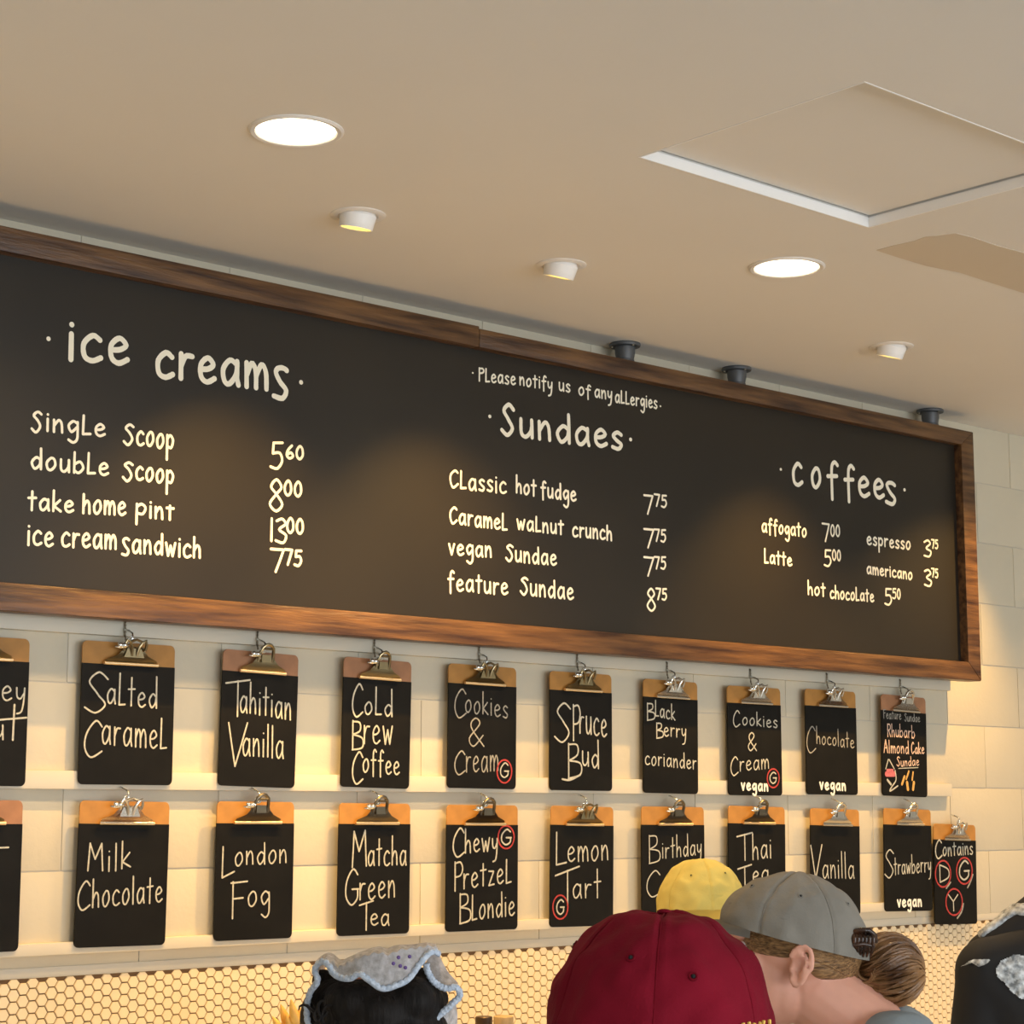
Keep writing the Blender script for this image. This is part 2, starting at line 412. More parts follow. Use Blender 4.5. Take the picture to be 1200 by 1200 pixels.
class Writer:
    """collects strokes that lie on the plane y=Y (world), stored relative to an origin"""
    def __init__(s, Y): s.Y = Y; s.items = []
    def new(s, k, name): b = bmesh.new(); s.items.append((name, k, b)); return b
    def word(s, txt, x0, y0, x1, y1, xh, cap=None, sw=3.0, m='paint', gap=.3, jit=0.05):
        cap = cap or xh*1.7
        A = onY(x0, y0, s.Y); B = onY(x1, y1, s.Y)
        U = onY(x0, y0-xh, s.Y); K = onY(x0, y0-cap, s.Y); W = onY(x0, y0-sw, s.Y)
        hx = U.z-A.z; hc = K.z-A.z; w = W.z-A.z
        tot = sum(G[c][0] for c in txt)+gap*(len(txt)-1)
        inkw = (B.x-A.x)-0*w
        sx = inkw/tot
        pen = 0
        for c in txt:
            gw, st = G[c]
            dj = random.uniform(-.04, .04)*hx
            B_ = s.new(m, 'digit' if c.isdigit() else 'letter'); lay = 0
            for q in st:
                straight = q[0] == 'L'
                P = [tuple(float(v) for v in e.split(',')) for e in q.lstrip('L').split()]
                if straight:
                    PP = []
                    for a, b in zip(P, P[1:]):
                        for k in range(4): PP.append((a[0]+(b[0]-a[0])*k/4, a[1]+(b[1]-a[1])*k/4))
                    PP.append(P[-1])
                else: PP = crom(P)
                out = []
                for gx, gy in PP:
                    X = pen+gx*sx
                    z = gy*hx if gy <= 1 else (hx+(gy-1)*(hc-hx) if not (c == 'i' and gy > 1) else hx+gy*.26*max(hx, w*1.6))
                    out.append((A.x+X, A.z+(B.z-A.z)*X/(B.x-A.x)+z+dj))
                if straight and len(P) > 2:      # sharp corners: one ribbon for each leg
                    for k in range(len(P)-1): ribbon(B_, out[4*k:4*k+5], w, -lay*.00012, jit); lay += 1
                else: ribbon(B_, out, w, -lay*.00012, jit)
                lay += 1
            pen += (gw+gap)*sx
    def line(s, pts, sw, m='paint', name='chalk_stroke'):
        P = [onY(*p, s.Y) for p in pts]; w = onY(pts[0][0], pts[0][1]-sw, s.Y).z-P[0].z
        ribbon(s.new(m, name), crom([(p.x, p.z) for p in P]), w, 0, .04)
    def dot(s, x, y, d, m='paint'):
        s.line([(x-.2, y), (x+.2, y)], d, m, 'dot')
    def ring(s, cx, cy, rx, ry, sw, m='red'):
        P = [(cx+rx*math.cos(a), cy+ry*math.sin(a)) for a in [2*PI*k/22 for k in range(23)]]
        Q = [onY(*p, s.Y) for p in P]; w = onY(cx, cy-sw, s.Y).z-onY(cx, cy, s.Y).z
        ribbon(s.new(m, 'chalk_ring'), [(p.x, p.z) for p in Q], w, -.0004, .08)
    def finish(s, parent):
        inv = parent.matrix_world.inverted()
        for name, k, b in s.items:
            for v in b.verts: v.co = inv @ Vector((v.co.x, s.Y+v.co.y, v.co.z))
            b.normal_update()
            for f in list(b.faces):
                if f.normal.y > 0: f.normal_flip()
            me = bpy.data.meshes.new(name); b.to_mesh(me); b.free(); me.materials.append(M[k])
            o = bpy.data.objects.new(name, me); C.objects.link(o); o.parent = parent

# ------------------------------------------------------------------ the big menu board
BY = -.12; BX0, BX1, BZ0, BZ1 = 1.55, 5.562, 2.020+ZO, 2.850+ZO
mb = thing('menu_board', 'long black menu board in a dark stained timber frame high on the wall', 'menu board', (0, 0, 0))
fb, ft, fs = .060, .052, .068
PY = BY+.03
bm = box_bm(BX0+.02, PY, BZ0+.02, BX1-.02, PY+.012, BZ1-.02); panel = obj('board_panel', bm, M['board'], mb, smooth=False)
def frame_member(pts, seglen, name='frame_rail', horiz=True):
    bm = bmesh.new(); add_prism(bm, pts, BY, BY+.055); bevel(bm, .0035, 2); 
    return obj(name, bm, M['wood'], mb)
frame_member([(BX0, BZ0), (BX1, BZ0), (BX1-fs, BZ0+fb), (BX0+fs, BZ0+fb)], 0)
frame_member([(BX0, BZ0+.001), (BX0+fs, BZ0+fb), (BX0+fs, BZ1-ft), (BX0, BZ1-.001)], 0, 'frame_stile')
frame_member([(BX1, BZ0+.001), (BX1-fs, BZ0+fb), (BX1-fs, BZ1-ft), (BX1, BZ1-.001)], 0, 'frame_stile')
# the top member is two boards butted together, the left one a little thicker
xj = onY(562, 385, BY).x
frame_member([(BX0, BZ1+.004), (xj, BZ1+.004), (xj, BZ1-ft), (BX0+fs, BZ1-ft)], 0)
frame_member([(xj+.001, BZ1-.002), (BX1, BZ1-.002), (BX1-fs, BZ1-ft), (xj+.001, BZ1-ft)], 0)
for x in (2.3, 3.5, 4.7, 5.3):
    bm = box_bm(x-.02, PY+.012, 2.6, x+.02, -.001, 2.64); obj('wall_bracket', bm, M['greymetal'], mb, smooth=False)

w = Writer(PY-.0008)
W = w.word
HW = 6.6
w.dot(57, 397, 5.5); W('ice', 80, 420, 150, 428, 30, 34, HW); W('cream$', 183, 440, 337, 460, 29, 40, HW); w.dot(353, 448, 5.5)
b = 3.3
W('S', 37, 507, 48, 507, 14, 24, b); W('ingLe', 54, 505, 123, 511, 14, 22, b); W('S', 145, 521, 156, 521, 14, 24, b); W('coop', 160, 521, 203, 526, 16, 20, b)
W('5', 317, 548, 331, 549, 15, 31, b); W('60', 335, 537, 355, 538, 7, 15, b)
W('doubLe', 36, 549, 127, 557, 14, 24, b); W('S', 144, 563, 155, 564, 14, 22, b); W('coop', 159, 562, 203, 567, 15, 20, b)
W('8', 315, 598, 331, 599, 18, 37, b); W('00', 333, 580, 353, 582, 8, 17, b)
W('take', 33, 597, 86, 600, 13, 24, b); W('home', 97, 601, 147, 604, 15, 22, b); W('p', 159, 604, 171, 604, 13, 20, b); W('int', 175, 606, 203, 609, 13, 17, b)
W('1', 317, 633, 319, 634, 13, 26, b); W('3', 323, 636, 335, 637, 14, 28, b); W('00', 336, 624, 355, 626, 8, 17, b)
W('ice', 32, 638, 62, 640, 16, 24, b); W('cream', 72, 640, 136, 643, 16, 20, b); W('$andwich', 143, 646, 235, 654, 15, 24, b)
W('7', 317, 670, 332, 671, 13, 27, b); W('75', 334, 661, 353, 663, 9, 18, b)
s = 2.2
w.dot(554, 437, 2.2)
W('PLease', 561, 446, 604, 451, 9.5, 15, s); W('notify', 609, 451, 647, 457, 9, 15, s); W('us', 655, 457, 668, 460, 9, 12, s); W('of', 678, 462, 692, 466, 9, 14, s)
W('any', 697, 465, 717, 468, 9, 12, s); W('aLLergies', 721, 471, 770, 479, 9, 14, s); w.dot(774, 476, 2.2)
w.dot(574, 488, 4.2); W('S', 588, 509, 602, 511, 17, 36, 5); W('undaes', 609, 511, 729, 526, 20, 33, 5); w.dot(739, 515, 4.4)
b = 2.8
W('CLassic', 527, 571, 593, 578, 13, 20, b); W('hot', 605, 577, 628, 581, 11, 20, b); W('fudge', 634, 582, 675, 587, 11, 18, b)
W('7', 755, 602, 765, 603, 11, 22, 2.6); W('75', 767, 593, 781, 595, 7, 14, 2.4)
W('CarameL', 527, 613, 594, 621, 12, 19, b); W('waLnut', 606, 620, 660, 626, 11, 17, b); W('crunch', 671, 628, 717, 633, 11, 17, b)
W('7', 755, 641, 766, 642, 11, 22, 2.6); W('75', 767, 634, 780, 635, 7, 14, 2.4)
W('vegan', 526, 649, 576, 653, 12, 16, b); W('Sundae', 593, 657, 652, 662, 12, 19, b)
W('7', 755, 674, 766, 675, 11, 22, 2.6); W('75', 767, 666, 780, 667, 7, 14, 2.4)
W('feature', 525, 691, 595, 697, 13, 22, b); W('Sundae', 610, 697, 672, 702, 13, 20, b)
W('8', 758, 715, 768, 716, 13, 26, 2.6); W('75', 769, 702, 781, 703, 6, 13, 2.4)
w.dot(915, 550, 3.4); W('c', 929, 568, 940, 569, 25, 28, 4.8); W('o', 951, 569, 962, 571, 22, 28, 4.8); W('f', 970, 578, 982, 579, 21, 37, 4.8); W('f', 990, 581, 1001, 582, 20, 36, 4.8); W('e', 1006, 580, 1019, 582, 22, 28, 4.8); W('e', 1024, 582, 1036, 584, 21, 28, 4.8); W('$', 1038, 584, 1050, 587, 19, 28, 4.8); w.dot(1060, 574, 4)
b = 2.4
W('affogato', 893, 623, 945, 629, 9.5, 16, b); W('7', 964, 634, 972, 635, 10, 21, b); W('00', 973.5, 628, 984, 628.5, 6, 13, 2.1)
W('Latte', 896, 659, 928, 663, 9, 16, b); W('5', 966, 663, 974, 664, 9, 19, b); W('00', 975.5, 656, 985, 657, 6, 12, 2.1)
W('espresso', 1016, 638, 1067, 644, 9, 12, b); W('3', 1083, 652, 1091, 652, 9, 19, b); W('75', 1092, 642, 1099, 643, 5, 10, 2)
W('americano', 1016, 672, 1069, 679, 8, 12, b); W('3', 1083.5, 686, 1091.5, 687, 9, 19, b); W('75', 1092, 676, 1099, 677, 5, 10, 2)
W('hot', 947, 696, 967, 699, 9, 16, b); W('chocoLate', 973, 701, 1024, 705, 8.5, 15, b); W('5', 1037, 708, 1045, 709, 9, 19, b); W('50', 1046, 701, 1055, 702, 6, 11.5, 2.1)
w.finish(panel)

# ------------------------------------------------------------------ clipboards
def clip_meshes(kind):
    out = {}
    # base plate: wide at the lip, narrow at the spring
    bm = bmesh.new()
    rows = [(-.047, .068, -.0065), (-.040, .066, -.0115), (-.030, .040, -.0165), (-.019, .029, -.0175), (-.010, .028, -.016)]
    vs = [[bm.verts.new((sx*w_, y, z)) for sx in (-1, -.5, 0, .5, 1)] for z, w_, y in rows]
    for a, b_ in zip(vs, vs[1:]):
        for k in range(4): bm.faces.new((a[k], a[k+1], b_[k+1], b_[k]))
    bmesh.ops.solidify(bm, geom=list(bm.faces), thickness=.0016)
    out['plate'] = mesh_of('clip', bm, True, 40)
    bm = bmesh.new(); add_tube(bm, [(-.070, -.0095, -.0485), (.070, -.0095, -.0485)], .0040, 10)
    out['lip'] = mesh_of('clip_lip', bm, True, 40)
    # lever: a bent arch with a slot
    bm = bmesh.new()
    if kind == 0:      # tall arch with a slot
        path = [(-.021, -.016, -.024), (-.02, -.022, -.004), (-.016, -.027, .008), (-.008, -.029, .0145), (0, -.0295, .0165), (.008, -.029, .0145), (.016, -.027, .008), (.02, -.022, -.004), (.021, -.016, -.024)]
        add_tube(bm, path, .0042, 8)
        add_prism(bm, [(-.015, -.026), (.015, -.026), (.014, -.008), (-.014, -.008)], -.0225, -.0195)
        add_tube(bm, [(-.012, -.0285, .006), (.012, -.0285, .006)], .003, 8)
    else:              # wire lever with two ears
        for sx in (-1, 1):
            add_tube(bm, [(sx*.006, -.02, -.03), (sx*.009, -.026, -.012), (sx*.016, -.030, .0), (sx*.024, -.030, .004), (sx*.028, -.027, -.006), (sx*.027, -.022, -.018)], .0034, 8)
        add_tube(bm, [(-.016, -.030, .0), (0, -.030, .006), (.016, -.030, .0)], .003, 8)
        add_prism(bm, [(-.026, -.034), (.026, -.034), (.018, -.014), (-.018, -.014)], -.0215, -.0185)
    out['lever'] = mesh_of('clip_lever', bm, True, 40)
    bm = bmesh.new()
    pts = []
    for k in range(60):
        a = k*2*PI/8; pts.append((-.026+.052*k/59, -.0125+.0052*math.cos(a), -.016+.0052*math.sin(a)))
    add_tube(bm, pts, .0016, 6)
    out['spring'] = mesh_of('clip_spring', bm)
    # swivel hook: ring into the lever, snap body lying to the left, wire up to the rail
    bm = bmesh.new()
    add_tube(bm, [(-.012, -.022, -.002), (-.008, -.025, .010), (-.007, -.022, .020), (-.010, -.013, .0255), (-.013, -.006, .028), (-.013, .003, .031)], .0024, 8)
    add_tube(bm, [(-.012+.0075*math.cos(a), -.024, .004+.0075*math.sin(a)) for a in [2*PI*k/14 for k in range(14)]], .002, 6, closed=True)
    out['hook'] = mesh_of('hanging_hook', bm)
    bm = bmesh.new()
    zz = [.006, .012, .016, .020, .024, .028, .032, .036, .040, .044, .048, .051]
    add_tube(bm, [(-.011, .003-.006*max(0, (.016-z)/.016), z) for z in zz]+[(-.011, .009, .053)], [.0024, .0016, .0028, .0016, .0028, .0016, .0028, .0016, .0028, .0016, .0026, .0020, .0018], 8)
    out['shank'] = mesh_of('hook_shank', bm)
    bm = bmesh.new()
    for cx in (-.040, -.029):
        add_ell(bm, (cx, -.026, -.008), (.0065, .006, .0065), 14, 8)
    add_tube(bm, [(-.052, -.023, -.012), (-.040, -.026, -.013), (-.022, -.025, -.010), (-.014, -.023, .0)], [.0015, .003, .003, .0022], 8)
    out['snap'] = mesh_of('swivel_snap', bm)
    return out
CLIP = [clip_meshes(0), clip_meshes(1)]
CLM = {}
def cmesh(kind, part, m):
    k = (kind, part, m)
    if k not in CLM:
        me = CLIP[kind][part].copy(); me.materials.clear(); me.materials.append(M[m]); CLM[k] = me
    return CLM[k]
CT = .003; CY = -.0245
def rounded(wd, ht, r, z0=0., n=5, top=True, bot=True):
    P = []
    for cx, cz, a0, on in ((wd/2-r, z0+r, -PI/2, bot), (wd/2-r, z0+ht-r, 0, top), (-wd/2+r, z0+ht-r, PI/2, top), (-wd/2+r, z0+r, PI, bot)):
        if on:
            for k in range(n+1): P.append((cx+r*math.cos(a0+PI/2*k/n), cz+r*math.sin(a0+PI/2*k/n)))
        else:
            sx = 1 if cx > 0 else -1; sz = 1 if cz > z0+ht/2 else -1
            P.append((sx*wd/2, z0+(ht if sz > 0 else 0)))
    return P
def clipboard(TL, TR, BLx, label, kind=0, metal='brass', words=(), fib='fibre', band=.050, ht=.318, cw=1.0, twist=0, xw=None):
    a = onY(*TR, CY-CT); 
    if TL: b_ = onY(*TL, CY-CT); wd_ = a.x-b_.x
    else: wd_ = xw or .229; b_ = Vector((a.x-wd_, a.y, a.z))
    cx = (a.x+b_.x)/2; zt = (a.z+b_.z)/2
    tilt = math.atan2(b_.z-a.z, wd_)
    low = onY(BLx, (TL or TR)[1]+ht*FPX/ (cx*.662+4*.735), CY-CT)
    root = thing('clipboard', label, 'clipboard', (cx, CY, zt-ht), (0, 0, 0), 'black flavour clipboards hanging in two rows')
    root.rotation_euler = (0, max(-.03, min(.03, tilt)), 0)
    bpy.context.view_layer.update()
    bm = bmesh.new(); add_prism(bm, rounded(wd_, ht, .012), -CT, 0); bevel(bm, .0006, 1)
    obj('backing_board', bm, M[fib], root)
    bm = bmesh.new(); add_prism(bm, rounded(wd_+.0006, ht-band, .012, -.0003, 5, False, True), -CT-.0012, .0003)
    cpn = obj('chalk_panel', bm, M['cardblack'], root)
    off = (0, -CT, ht)
    sc = min(1, wd_/.229)*cw
    cl = obj('clip', cmesh(kind, 'plate', metal), None, root)
    cl.location = off; cl.scale = (sc, 1, 1)
    for pn, mn, pr in (('lip', metal if metal == 'steel' else 'lipmetal', cl), ('lever', metal, cl), ('spring', 'steel', cl)):
        o = obj({'lip': 'clip_lip', 'lever': 'clip_lever', 'spring': 'clip_spring'}[pn], cmesh(kind, pn, mn), None, pr)
    hk = obj('hanging_hook', cmesh(kind, 'hook', 'chrome'), None, root); hk.location = off
    if root.location.z > 1.7:
        obj('hook_shank', cmesh(kind, 'shank', 'darksteel'), None, hk)
    sn = obj('swivel_snap', cmesh(kind, 'snap', 'chrome'), None, hk)
    bpy.context.view_layer.update()
    wr = Writer(CY-CT-.0022)
    for q in words: q(wr)
    wr.finish(cpn)
    return root
def t(txt, *a, **k):
    k.setdefault('m', 'chalk'); k['sw'] = k.get('sw', 2.4)*.86; return lambda w: w.word(txt, *a, **k)
def rg(*a): return lambda w: w.ring(*a)
def ln(pts, sw, m='chalk'): return lambda w: w.line(pts, sw, m)
def veg(x0, y0, x1, y1, xh=8.5): return lambda w: w.word('vegan', x0, y0-1.5, x1, y1-1.5, xh-1, 10.5, sw=2.7, m='sticker', gap=.38, jit=0)

clipboard(None, (35, 749), 0, 'clipboard cut by the left edge, upper row, chalked with words ending key and ut', 0, 'brass',
    [t('key', -14, 820, 29, 823, 17, 30, sw=2.4), t('u', -16, 866, 5, 866, 17, sw=2.4), ln([(17, 826), (15, 867)], 2.6), ln([(-6, 844), (31, 841)], 2.2)])
clipboard((97, 750), (205, 757), 90, 'clipboard chalked Salted Caramel, upper row', 1, 'brass',
    [t('S', 99, 835, 126, 836, 20, 48, sw=2.5), t('aLted', 125, 824, 184, 830, 17, 37, sw=2.5), t('C', 97, 888, 119, 888, 20, 43, sw=2.5), t('arameL', 119, 872, 195, 877, 21, 36, sw=2.5)])
clipboard((259, 760), (347, 768), 257, 'clipboard chalked Tahitian Vanilla, upper row', 0, 'brass',
    [t('T', 264, 839, 292, 841, 20, 44, sw=2.4), t('ahitian', 281, 834, 341, 843, 19, 36, sw=2.4), t('V', 267, 897, 289, 897, 25, 51, sw=2.4), t('anilla', 284, 885, 332, 889, 20, 38, sw=2.4)], fib='fibre2')
clipboard((401, 769), (480, 776), 399, 'clipboard chalked Cold Brew Coffee, upper row', 0, 'brass',
    [t('C', 412, 840, 425, 841, 18, 39, sw=2.4), t('oLd', 427, 836, 460, 840, 14, 32, sw=2.4), t('B', 412, 879, 425, 880, 17, 34, sw=2.4), t('rew', 426, 872, 460, 872, 21, 24, sw=2.4),
     t('C', 412, 918, 425, 919, 18, 38, sw=2.4), t('offee', 425, 904, 468, 908, 15, 27, sw=2.4)], fib='fibre2')
clipboard((525, 777), (604, 783), 523, 'clipboard faintly chalked Cookies & Cream, no vegan mark', 1, 'brass',
    [t('C', 532, 841, 546, 842, 17, 34, sw=2, m='chalkdim'), t('ookies', 545, 834, 595, 841, 14, 26, sw=2, m='chalkdim'), t('&', 548, 874, 566, 874, 16, 33, sw=2.0, m='chalkdim'),
     t('C', 532, 908, 545, 908, 14, 28, sw=2, m='chalkdim'), t('ream', 546, 905, 584, 903, 18, 20, sw=2, m='chalkdim'), t('G', 586, 911, 596, 911, 8, 17, sw=2), rg(591, 904, 8.6, 13.5, 1.9, 'red')])
clipboard((644, 786), (716, 791), 643, 'clipboard chalked Spruce Bud, upper row', 1, 'brass',
    [t('S', 650, 869, 669, 869, 22, 46, sw=2.4), t('P', 671, 868, 680, 868, 20, 42, sw=2.4), t('ruce', 679, 859, 711, 864, 20, 24, sw=2.4), t('B', 665, 912, 681, 911, 20, 41, sw=2.4), t('ud', 682, 896, 702, 900, 16, 33, sw=2.4), ln([(659, 913), (668, 914), (680, 908)], 2.2)])
clipboard((753, 795), (816, 800), 754, 'clipboard chalked Black Berry coriander', 1, 'steel',
    [t('B', 758, 844, 767, 844, 10, 20, sw=1.9), t('Lack', 768, 839, 791, 844, 10, 18, sw=1.9), t('B', 769, 865, 777, 865, 9, 18, sw=1.9), t('erry', 778, 862, 804, 865, 10, 12, sw=1.9), t('coriander', 756, 896, 816, 901, 10, 18, sw=1.9)])
clipboard((852, 803), (914, 807), 853, 'clipboard chalked Cookies & Cream with bold vegan mark below', 1, 'steel',
    [t('C', 859, 852, 867, 852, 9, 19, sw=1.8), t('ookies', 870, 849, 911, 853, 8.5, 16, sw=1.8), t('&', 876, 880, 886, 880, 10, 21, sw=1.8), t('C', 856, 909, 865, 909, 11, 22, sw=1.8), t('ream', 867, 904, 901, 900, 11, 12, sw=1.8),
     t('G', 902, 918, 910, 918, 7, 13, sw=1.8), rg(906, 912, 7, 11, 1.8, 'red'), veg(869, 927, 900, 928)])
clipboard((943, 807), (1002, 811), 947, 'clipboard chalked Chocolate with vegan mark, right of the upper row', 1, 'steel',
    [t('C', 945, 882, 956, 882, 15, 31, sw=1.6, m='chalkdim'), t('hocolate', 957, 871, 1001, 877, 9, 20, sw=1.6, m='chalkdim'), veg(961, 926, 991, 928)])
clipboard((1031, 813), (1083, 818), 1035, 'small-lettered clipboard chalked Feature Sundae with drawings, last in the upper row', 0, 'steel',
    [t('Feature', 1035.5, 842, 1056, 843, 6, 10, sw=1.2, m='chalkdim'), t('Sundae', 1060, 845, 1078, 846, 5.5, 9, sw=1.2, m='chalkdim'), t('Rhubarb', 1040, 863, 1072, 865, 8, 15, sw=1.5, m='chalkpeach'),
     t('Almond', 1036, 882, 1065, 883, 8, 15, sw=1.6, m='chalkpeach'), t('Cake', 1068, 883, 1083, 883, 7, 13, sw=1.6, m='chalkpeach'), t('Sundae', 1051, 898, 1077, 897, 6, 11, sw=1.4, m='chalkpeach'), ln([(1053, 900.5), (1076, 899.5)], 1),
     ln([(1041, 890), (1038, 901)], 1.6), ln([(1042, 890), (1048, 901)], 1.6), ln([(1039, 907), (1048, 907)], 6.5, 'pink'), ln([(1040, 903), (1046, 903)], 4, 'pink'), ln([(1040, 914), (1044, 919)], 3), ln([(1049, 903), (1050, 914), (1045, 922), (1043, 927), (1052, 921)], 1.8),
     ln([(1057, 919), (1060, 910)], 3.4, 'gold'), ln([(1062, 913), (1065, 904)], 2.6, 'gold'), ln([(1064, 925), (1063, 917)], 4.2, 'gold'), ln([(1070, 925), (1071, 917)], 4, 'gold'), ln([(1069, 914), (1070, 905)], 2.6, 'gold')], fib='fibre2')
# lower row
clipboard(None, (27, 938), 0, 'clipboard cut by the left edge, lower row, only a chalk dash showing', 0, 'darksteel', [ln([(-12, 994), (10, 993)], 2)], fib='fibre2')
clipboard((92, 938), (197, 940), 85, 'clipboard chalked Milk Chocolate, lower row', 1, 'steel',
    [t('M', 102, 1020, 121, 1020, 15, 32, sw=2.4), t('ilk', 126, 1022, 153, 1016, 17, 32, sw=2.4), t('C', 90, 1067, 105, 1066, 16, 34, sw=2.4), t('hocolate', 108, 1063, 190, 1057, 18, 33, sw=2.4)])
clipboard((254, 939), (344, 940), 251, 'clipboard chalked London Fog, lower row', 0, 'darksteel',
    [t('L', 259, 1029, 275, 1022, 18, 36, sw=2.4), t('ondon', 275, 1014, 336, 1011, 15, 25, sw=2.3), t('F', 270, 1077, 289, 1077, 22, 43, sw=2.4), t('og', 290, 1062, 316, 1062, 17, 20, sw=2.4)])
clipboard((397, 941), (480, 942), 395, 'clipboard chalked Matcha Green Tea, lower row', 0, 'darksteel',
    [t('M', 412, 1016, 430, 1014, 20, 42, sw=2.4), t('atcha', 431, 1015, 476, 1013, 17, 34, sw=2.4), t('G', 404, 1061, 420, 1060, 20, 42, sw=2.4), t('reen', 421, 1055, 463, 1051, 19, 22, sw=2.4),
     t('T', 421, 1091, 437, 1090, 16, 34, sw=2.3), t('ea', 434, 1084, 456, 1084, 13, 16, sw=2.3)])
clipboard((523, 943), (606, 944), 523, 'clipboard chalked Chewy Pretzel Blondie, lower row', 0, 'darksteel',
    [t('C', 530, 1004, 544, 1004, 16, 34, sw=2.4), t('hewy', 545, 999, 583, 997, 15, 28, sw=2.4), t('G', 587, 990, 599, 990, 9, 18, sw=2.3), rg(593, 981, 9.4, 13.5, 1.9, 'red'),
     t('P', 532, 1044, 542, 1043, 17, 34, sw=2.4), t('retzeL', 543, 1041, 599, 1034, 17, 28, sw=2.4), t('B', 538, 1082, 551, 1081, 18, 35, sw=2.4), t('Londie', 553, 1078, 603, 1072, 16, 29, sw=2.4)])
clipboard((644, 944), (717, 946), 643, 'clipboard chalked Lemon Tart, lower row', 1, 'brass',
    [t('L', 651, 1014, 664, 1012, 18, 38, sw=2.4), t('emon', 665, 1010, 713, 1007, 17, 20, sw=2.3), t('T', 651, 1064, 679, 1058, 22, 44, sw=2.4), t('art', 671, 1052, 704, 1052, 16, 38, sw=2.3), t('G', 652, 1071, 661, 1071, 9, 17, sw=2.2), rg(656.5, 1063, 8.8, 14, 1.9, 'red')])
clipboard((751, 945), (824, 946), 753, 'clipboard chalked Birthday, partly hidden behind the yellow cap', 0, 'darksteel',
    [t('B', 760, 1012, 773, 1011, 16, 33, sw=1.8), t('irthday', 776, 1006, 822, 1001, 12, 26, sw=1.8), t('C', 757, 1051, 774, 1051, 15, 31, sw=1.8), t('ake', 777, 1048, 808, 1046, 12, 24, sw=1.8)])
clipboard((852, 944), (918, 946), 854, 'clipboard chalked Thai Tea, above the grey cap', 0, 'darksteel',
    [t('T', 864, 1008, 882, 1007, 16, 32, sw=2.2), t('hai', 882, 1007, 904, 1005, 15, 30, sw=2.2), t('T', 865, 1042, 881, 1040, 13, 27, sw=2.2), t('ea', 882, 1034, 901, 1033, 13, 16, sw=2.2)])
clipboard((948, 947), (1005, 949), 951, 'clipboard chalked Vanilla, lower row right of the grey cap', 0, 'steel',
    [t('V', 951, 1031, 964, 1030, 20, 40, sw=2.1), t('anilla', 964, 1029, 1001, 1029, 15, 31, sw=1.9), veg(962, 1066, 992, 1066)])
clipboard((1034, 947), (1089, 949), 1038, 'clipboard chalked Strawberry with vegan mark, lower row', 0, 'steel',
    [t('S', 1037, 1029, 1048, 1028, 16, 33, sw=1.9), t('trawberry', 1048, 1025, 1091, 1021, 11, 22, sw=1.8), veg(1052, 1064, 1080, 1063)])
clipboard((1092, 965), (1141, 967), 1096, 'clipboard chalked Contains with D, G and Y in red rings, rightmost of all', 1, 'steel',
    [t('C', 1096, 1006, 1104, 1006, 11, 22, sw=2.2), t('ontains', 1105, 1003, 1140, 1001, 9.5, 16, sw=2), t('D', 1100.5, 1034, 1112, 1033, 10, 21, sw=2), t('G', 1124, 1031, 1136, 1030, 11, 22, sw=2.5), t('Y', 1112, 1067, 1123, 1067, 10, 19, sw=2),
     rg(1105, 1024, 9, 15.5, 2.0, 'red'), rg(1130, 1020.5, 9.2, 15.5, 2.0, 'red'), rg(1118, 1057, 9.6, 15.5, 2.0, 'red'),
     ln([(1109, 1041), (1114, 1034)], 2, 'chalkdim'), ln([(1134, 1040), (1137, 1034), (1140, 1025)], 2.2, 'chalkdim'), ln([(1122, 1076), (1127, 1068), (1129, 1059)], 2.2, 'chalkdim')])

# ------------------------------------------------------------------ ceiling fittings
ht = thing('ceiling_hatch', 'square white access hatch recessed in the ceiling', 'hatch', ((HX0+HX1)/2, (HY0+HY1)/2, CEIL))
cx, cy = ht.location.x, ht.location.y
hw, hh = (HX1-HX0)/2, (HY1-HY0)/2
bm = box_bm(-hw+.009, -hh+.009, .025, hw-.009, hh-.009, .04)
obj('hatch_panel', bm, M['ceil'], ht, smooth=False)
fr = [(-hw, -hh, -hw+.004, hh), (hw-.004, -hh, hw, hh), (-hw+.004, hh-.004, hw-.004, hh), (-hw+.004, -hh, hw-.004, -hh+.004)]
bm = bmesh.new()
for a in fr: add_box(bm, a[0]+.0003, a[1]+.0003, -.001, a[2]-.0003, a[3]-.0003, .022)
obj('hatch_frame', bm, M['brightwhite'], ht, smooth=False)
obj('hatch_light_block', box_bm(-hw, -hh, .046, hw, hh, .06), M['grout'], ht, smooth=False)  # added dark cover over the opening, keeps outside light out of the gap

def downlight(px, py, label):
    p = onC(px, py)
    r = thing('ceiling_downlight', label, 'ceiling light', (p.x, p.y, CEIL), group='large round downlights')
    bm = bmesh.new(); add_lathe(bm, [(.093, .0), (.093, -.002), (.088, -.005), (.080, -.004), (.077, -.001), (.077, .002)], 48)
    obj('trim_ring', bm, M['whitemetal'], r)
    bm = bmesh.new(); add_lathe(bm, [(0, -.0035), (.05, -.003), (.0765, -.0015), (.0765, .001)], 48)
    obj('lamp_lens', bm, M['lens'], r)
    return p
for (px, py, lb) in ((347, 153, 'large glowing round downlight nearest the left of the ceiling'), (922, 313, 'large glowing round downlight below the ceiling hatch')):
    p = downlight(px, py, lb)
    l = spot('downlight_beam', (p.x, p.y, CEIL-.02), (p.x, p.y, 0), 75, 150, (1, .66, .32), .8, .07)

